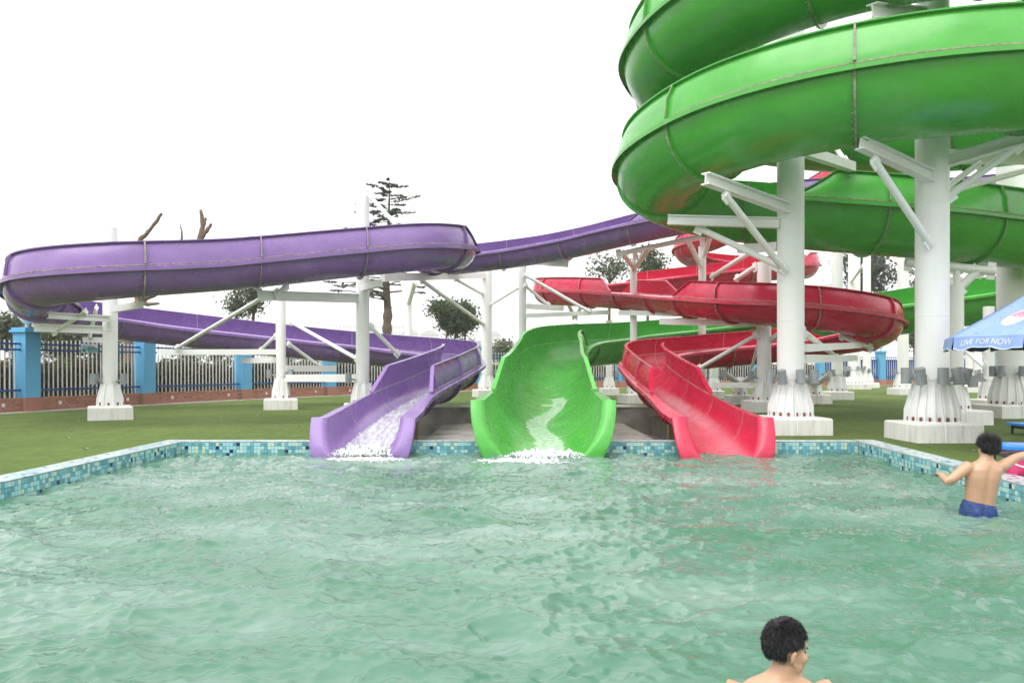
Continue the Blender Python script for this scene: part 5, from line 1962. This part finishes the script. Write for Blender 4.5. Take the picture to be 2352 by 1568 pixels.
# swimmer in the foreground, only head and shoulders out of the water
Yf = 3.5
s2 = thing('person', (P(1792, 1565, Yf).x, Yf, 0), 'swimmer with short black hair, shoulders at the water, face turned right, in the foreground', 'person')
mb = MB()
X0 = P(1790, 1560, Yf).x
sp = [(-0.55, .150, .105, 0.02), (-0.35, .150, .105, 0.02), (-0.15, .175, .115, 0.01), (0.0, .195, .112, 0), (0.060, .188, .098, 0.0), (0.098, .145, .080, 0.0), (0.122, .092, .066, 0.01), (0.148, .062, .060, 0.02), (0.19, .054, .056, 0.03)]
rings = []
for H, rx, ry, dx in sp:
    c = Vector((X0 + dx, Yf, H))
    rings.append([c + Vector((rx * math.cos(2 * math.pi * k / 30), ry * math.sin(2 * math.pi * k / 30), 0)) for k in range(30)])
mb.loft(rings)
for sg in (-1, 1):
    sh = Vector((X0 + sg * 0.195, Yf + 0.005, 0.058))
    e_ = Vector((X0 + sg * 0.29, Yf + 0.06, -0.20))
    w_ = Vector((X0 + sg * 0.24, Yf + 0.28, -0.24))
    mb.tube([sh + Vector((-sg * 0.09, 0, -0.02)), sh, sh.lerp(e_, 0.5), e_, e_.lerp(w_, 0.4), w_], [.030, .058, .048, .040, .038, .026], 14)
    hand(mb, w_, (-sg * 0.1, 1, 0), (0, 0, -1), L=0.16)
    hx_ = X0 + sg * 0.08
    mb.tube([(hx_, Yf, -0.5), (hx_ + sg * 0.03, Yf + 0.12, -0.85), (hx_ + sg * 0.03, Yf - 0.02, -1.15)], [.088, .06, .04], 12)
    mb.tube([(hx_ + sg * 0.03, Yf - 0.03, -1.15), (hx_ + sg * 0.04, Yf + 0.12, -1.17)], [.04, .028], 10)
hc2 = P(1806, 1490, Yf)
HR2 = Matrix.Rotation(rad(-76), 3, 'Z') @ Matrix.Rotation(rad(-4), 3, 'X')
head_shapes(mb, hc2, HR2, 0.96)
baked(mb, 'body', M['skin'], s2, 0.0060, 10)
face_parts(hc2, HR2, 0.96, s2)
hair_cap(hc2, HR2, 0.99, s2, 9, 0.28, rx=0.079, ry=0.099, rz=0.108, nst=8000)


# ------------------------------------------------------------------ running water and splashes
def stream(fl, s0, s1, cen, half, name, label, mat, off=0.018, n=14, seed=1, ds=0.05):
    rows_ = []
    N = max(6, int((s1 - s0) / ds))
    r = np.random.default_rng(seed)
    jl, jr = r.normal(0, 1.6, N + 1), r.normal(0, 1.6, N + 1)
    for i in range(N + 1):
        u = i / N
        s = s0 + (s1 - s0) * u
        c, h = cen(u), half(u)
        row = []
        for j in range(n + 1):
            w = j / n
            a = c - h + 2 * h * w + jl[i] * (1 - w) ** 6 + jr[i] * w ** 6
            o = off * (0.25 + 0.75 * math.sin(math.pi * min(max(w, 0.02), 0.98)) ** 0.5) + 0.0012 * r.normal()
            row.append(fl.surf(s, a, max(0.004, o)))
        rows_.append(row)
    mb = MB()
    mb.loft(rows_, closed=False)
    ob = mb.build(name, mat, ang=80, recalc=False)
    return tag(ob, label, 'water', None, 'stuff')


stream(purple, 0.35, 7.5, lambda u: 262 + 5 * math.sin(u * 5), lambda u: 38 - 14 * u, 'running_water', 'white water rushing down the purple chute', M['stream_white'], seed=2)
stream(green, 0.25, 9.0, lambda u: 270 + 15 * math.sin(u * 8.5 + 0.4) * (0.3 + u), lambda u: 17 - 7 * u, 'running_water', 'milky sheet of water winding down the green chute', M['stream_green'], seed=3)
stream(red, 0.2, 4.0, lambda u: 268 + 4 * math.sin(u * 9), lambda u: 22 - 9 * u, 'running_water', 'thin film of water on the floor of the red chute', M['stream_red'] if 'stream_red' in M else stream_mat('thin_red_water', (0.75, 0.25, 0.28), 0.55, 0.8, 8.0, (4, 1, 1)), seed=4)


def splash(cx_, cy_, lx, ly, hgt, label, seed, drops=160, z0=0.0):
    r = np.random.default_rng(seed)
    n = 130
    u = np.linspace(-1, 1, n)
    U, V = np.meshgrid(u, u, indexing='ij')
    env = np.clip(1 - U ** 2 - V ** 2, 0, 1)
    k = np.fft.fftfreq(n) * n
    KX, KY = np.meshgrid(k, k, indexing='ij')
    K = np.hypot(KX, KY) + 1e-6
    nz = np.real(np.fft.ifft2(K ** -1.25 * np.exp(-(3.0 / K) ** 2) * (r.normal(size=(n, n)) + 1j * r.normal(size=(n, n)))))
    nz /= nz.std()
    fine = np.real(np.fft.ifft2(K ** -0.7 * np.exp(-(12 / K) ** 2) * (r.normal(size=(n, n)) + 1j * r.normal(size=(n, n)))))
    fine /= fine.std()
    h = hgt * (env ** 0.8 * (0.55 + 0.42 * nz) + 0.10 * fine * env ** 0.4)
    X, Y = cx_ + U * lx, cy_ + V * ly
    wz_ = waves(X, Y)[0]
    keep = (env * 1.1 + 0.34 * nz + 0.26 * fine) > 0.46
    v = np.stack([X + 0.01 * fine, Y + 0.01 * nz, z0 + wz_ * 0.6 + np.maximum(h, 0.006)], -1).reshape(-1, 3)
    ii = np.arange(n - 1)[:, None] * n + np.arange(n - 1)[None, :]
    f = np.stack([ii, ii + n, ii + n + 1, ii + 1], -1).reshape(-1, 4)
    kf = (keep[:-1, :-1] & keep[1:, 1:] & keep[1:, :-1] & keep[:-1, 1:]).reshape(-1)
    f = f[kf]
    used = np.unique(f)
    remap = -np.ones(len(v), int)
    remap[used] = np.arange(len(used))
    mb = MB()
    mb.add([tuple(p) for p in v[used]], [tuple(remap[q] for q in ff_) for ff_ in f])
    for _ in range(drops):
        a, q = r.uniform(0, 2 * math.pi), r.uniform(0, 1.15) ** 0.6
        z = z0 + abs(r.normal(0, hgt * 0.8)) * (1.3 - q) + 0.01
        mb.sphere((cx_ + q * lx * math.cos(a), cy_ + q * ly * math.sin(a), z), r.uniform(0.003, 0.008), 6, 4)
    ob = mb.build('splash_foam', M['foam'], ang=80, recalc=False, origin=(cx_, cy_, 0))
    return tag(ob, label, 'foam', None, 'stuff')


splash(-2.50, 13.35, 0.66, 0.75, 0.11, 'white foam boiling at the mouth of the purple chute', 3, 260, 0.02)
splash(-2.35, 12.65, 0.75, 0.42, 0.030, 'foam streaks on the water in front of the purple chute', 13, 40)
splash(0.55, 12.95, 0.70, 0.55, 0.10, 'white foam splashing at the mouth of the green chute', 5, 240, 0.005)
splash(0.15, 12.45, 0.85, 0.40, 0.028, 'foam streaks on the water in front of the green chute', 15, 40)

# a few dry leaves on the turf
lv = MB()
for (x_, y_) in ((-5.3, 17.6), (-4.7, 17.2), (-4.2, 16.4), (-4.0, 18.8), (-9, 16), (-8.2, 14.5), (-10.5, 19), (-6.8, 12.5), (7.2, 12.2), (9.0, 18.0), (5.2, 16.5), (-3.6, 15.2), (-7.6, 20.5), (-6.9, 21.2)):
    a_ = random.uniform(0, 6.28)
    q = [(x_ + 0.05 * math.cos(a_ + t) * r, y_ + 0.05 * math.sin(a_ + t) * r, G0 + 0.008 + 0.015 * (r < 1)) for t, r in ((0, 1.2), (1.4, 0.6), (3.1, 1.1), (4.6, 0.6))]
    lv.add(q, [(0, 1, 2, 3)])
tag(lv.build('fallen_leaves', M['kerb'], smooth=False), 'scattered pale dry leaves lying on the turf', 'leaves', None, 'stuff')

# ------------------------------------------------------------------ haze
HAZE = 0.00085
hz = MB().box((0, 0, 94.0), (4200, 4200, 192.0)).build('haze', [], smooth=False)
mh = bpy.data.materials.new('haze_air')
mh.use_nodes = True
nt = mh.node_tree
nt.nodes.remove(nt.nodes['Principled BSDF'])
pv = nt.nodes.new('ShaderNodeVolumePrincipled')
pv.inputs['Color'].default_value = (0.97, 0.97, 0.98, 1)
pv.inputs['Density'].default_value = HAZE
pv.inputs['Anisotropy'].default_value = 0.2
nt.links.new(pv.outputs[0], nt.nodes['Material Output'].inputs['Volume'])
hz.data.materials.append(mh)
tag(hz, 'thin white haze filling the air over the whole park', 'haze', None, 'stuff')
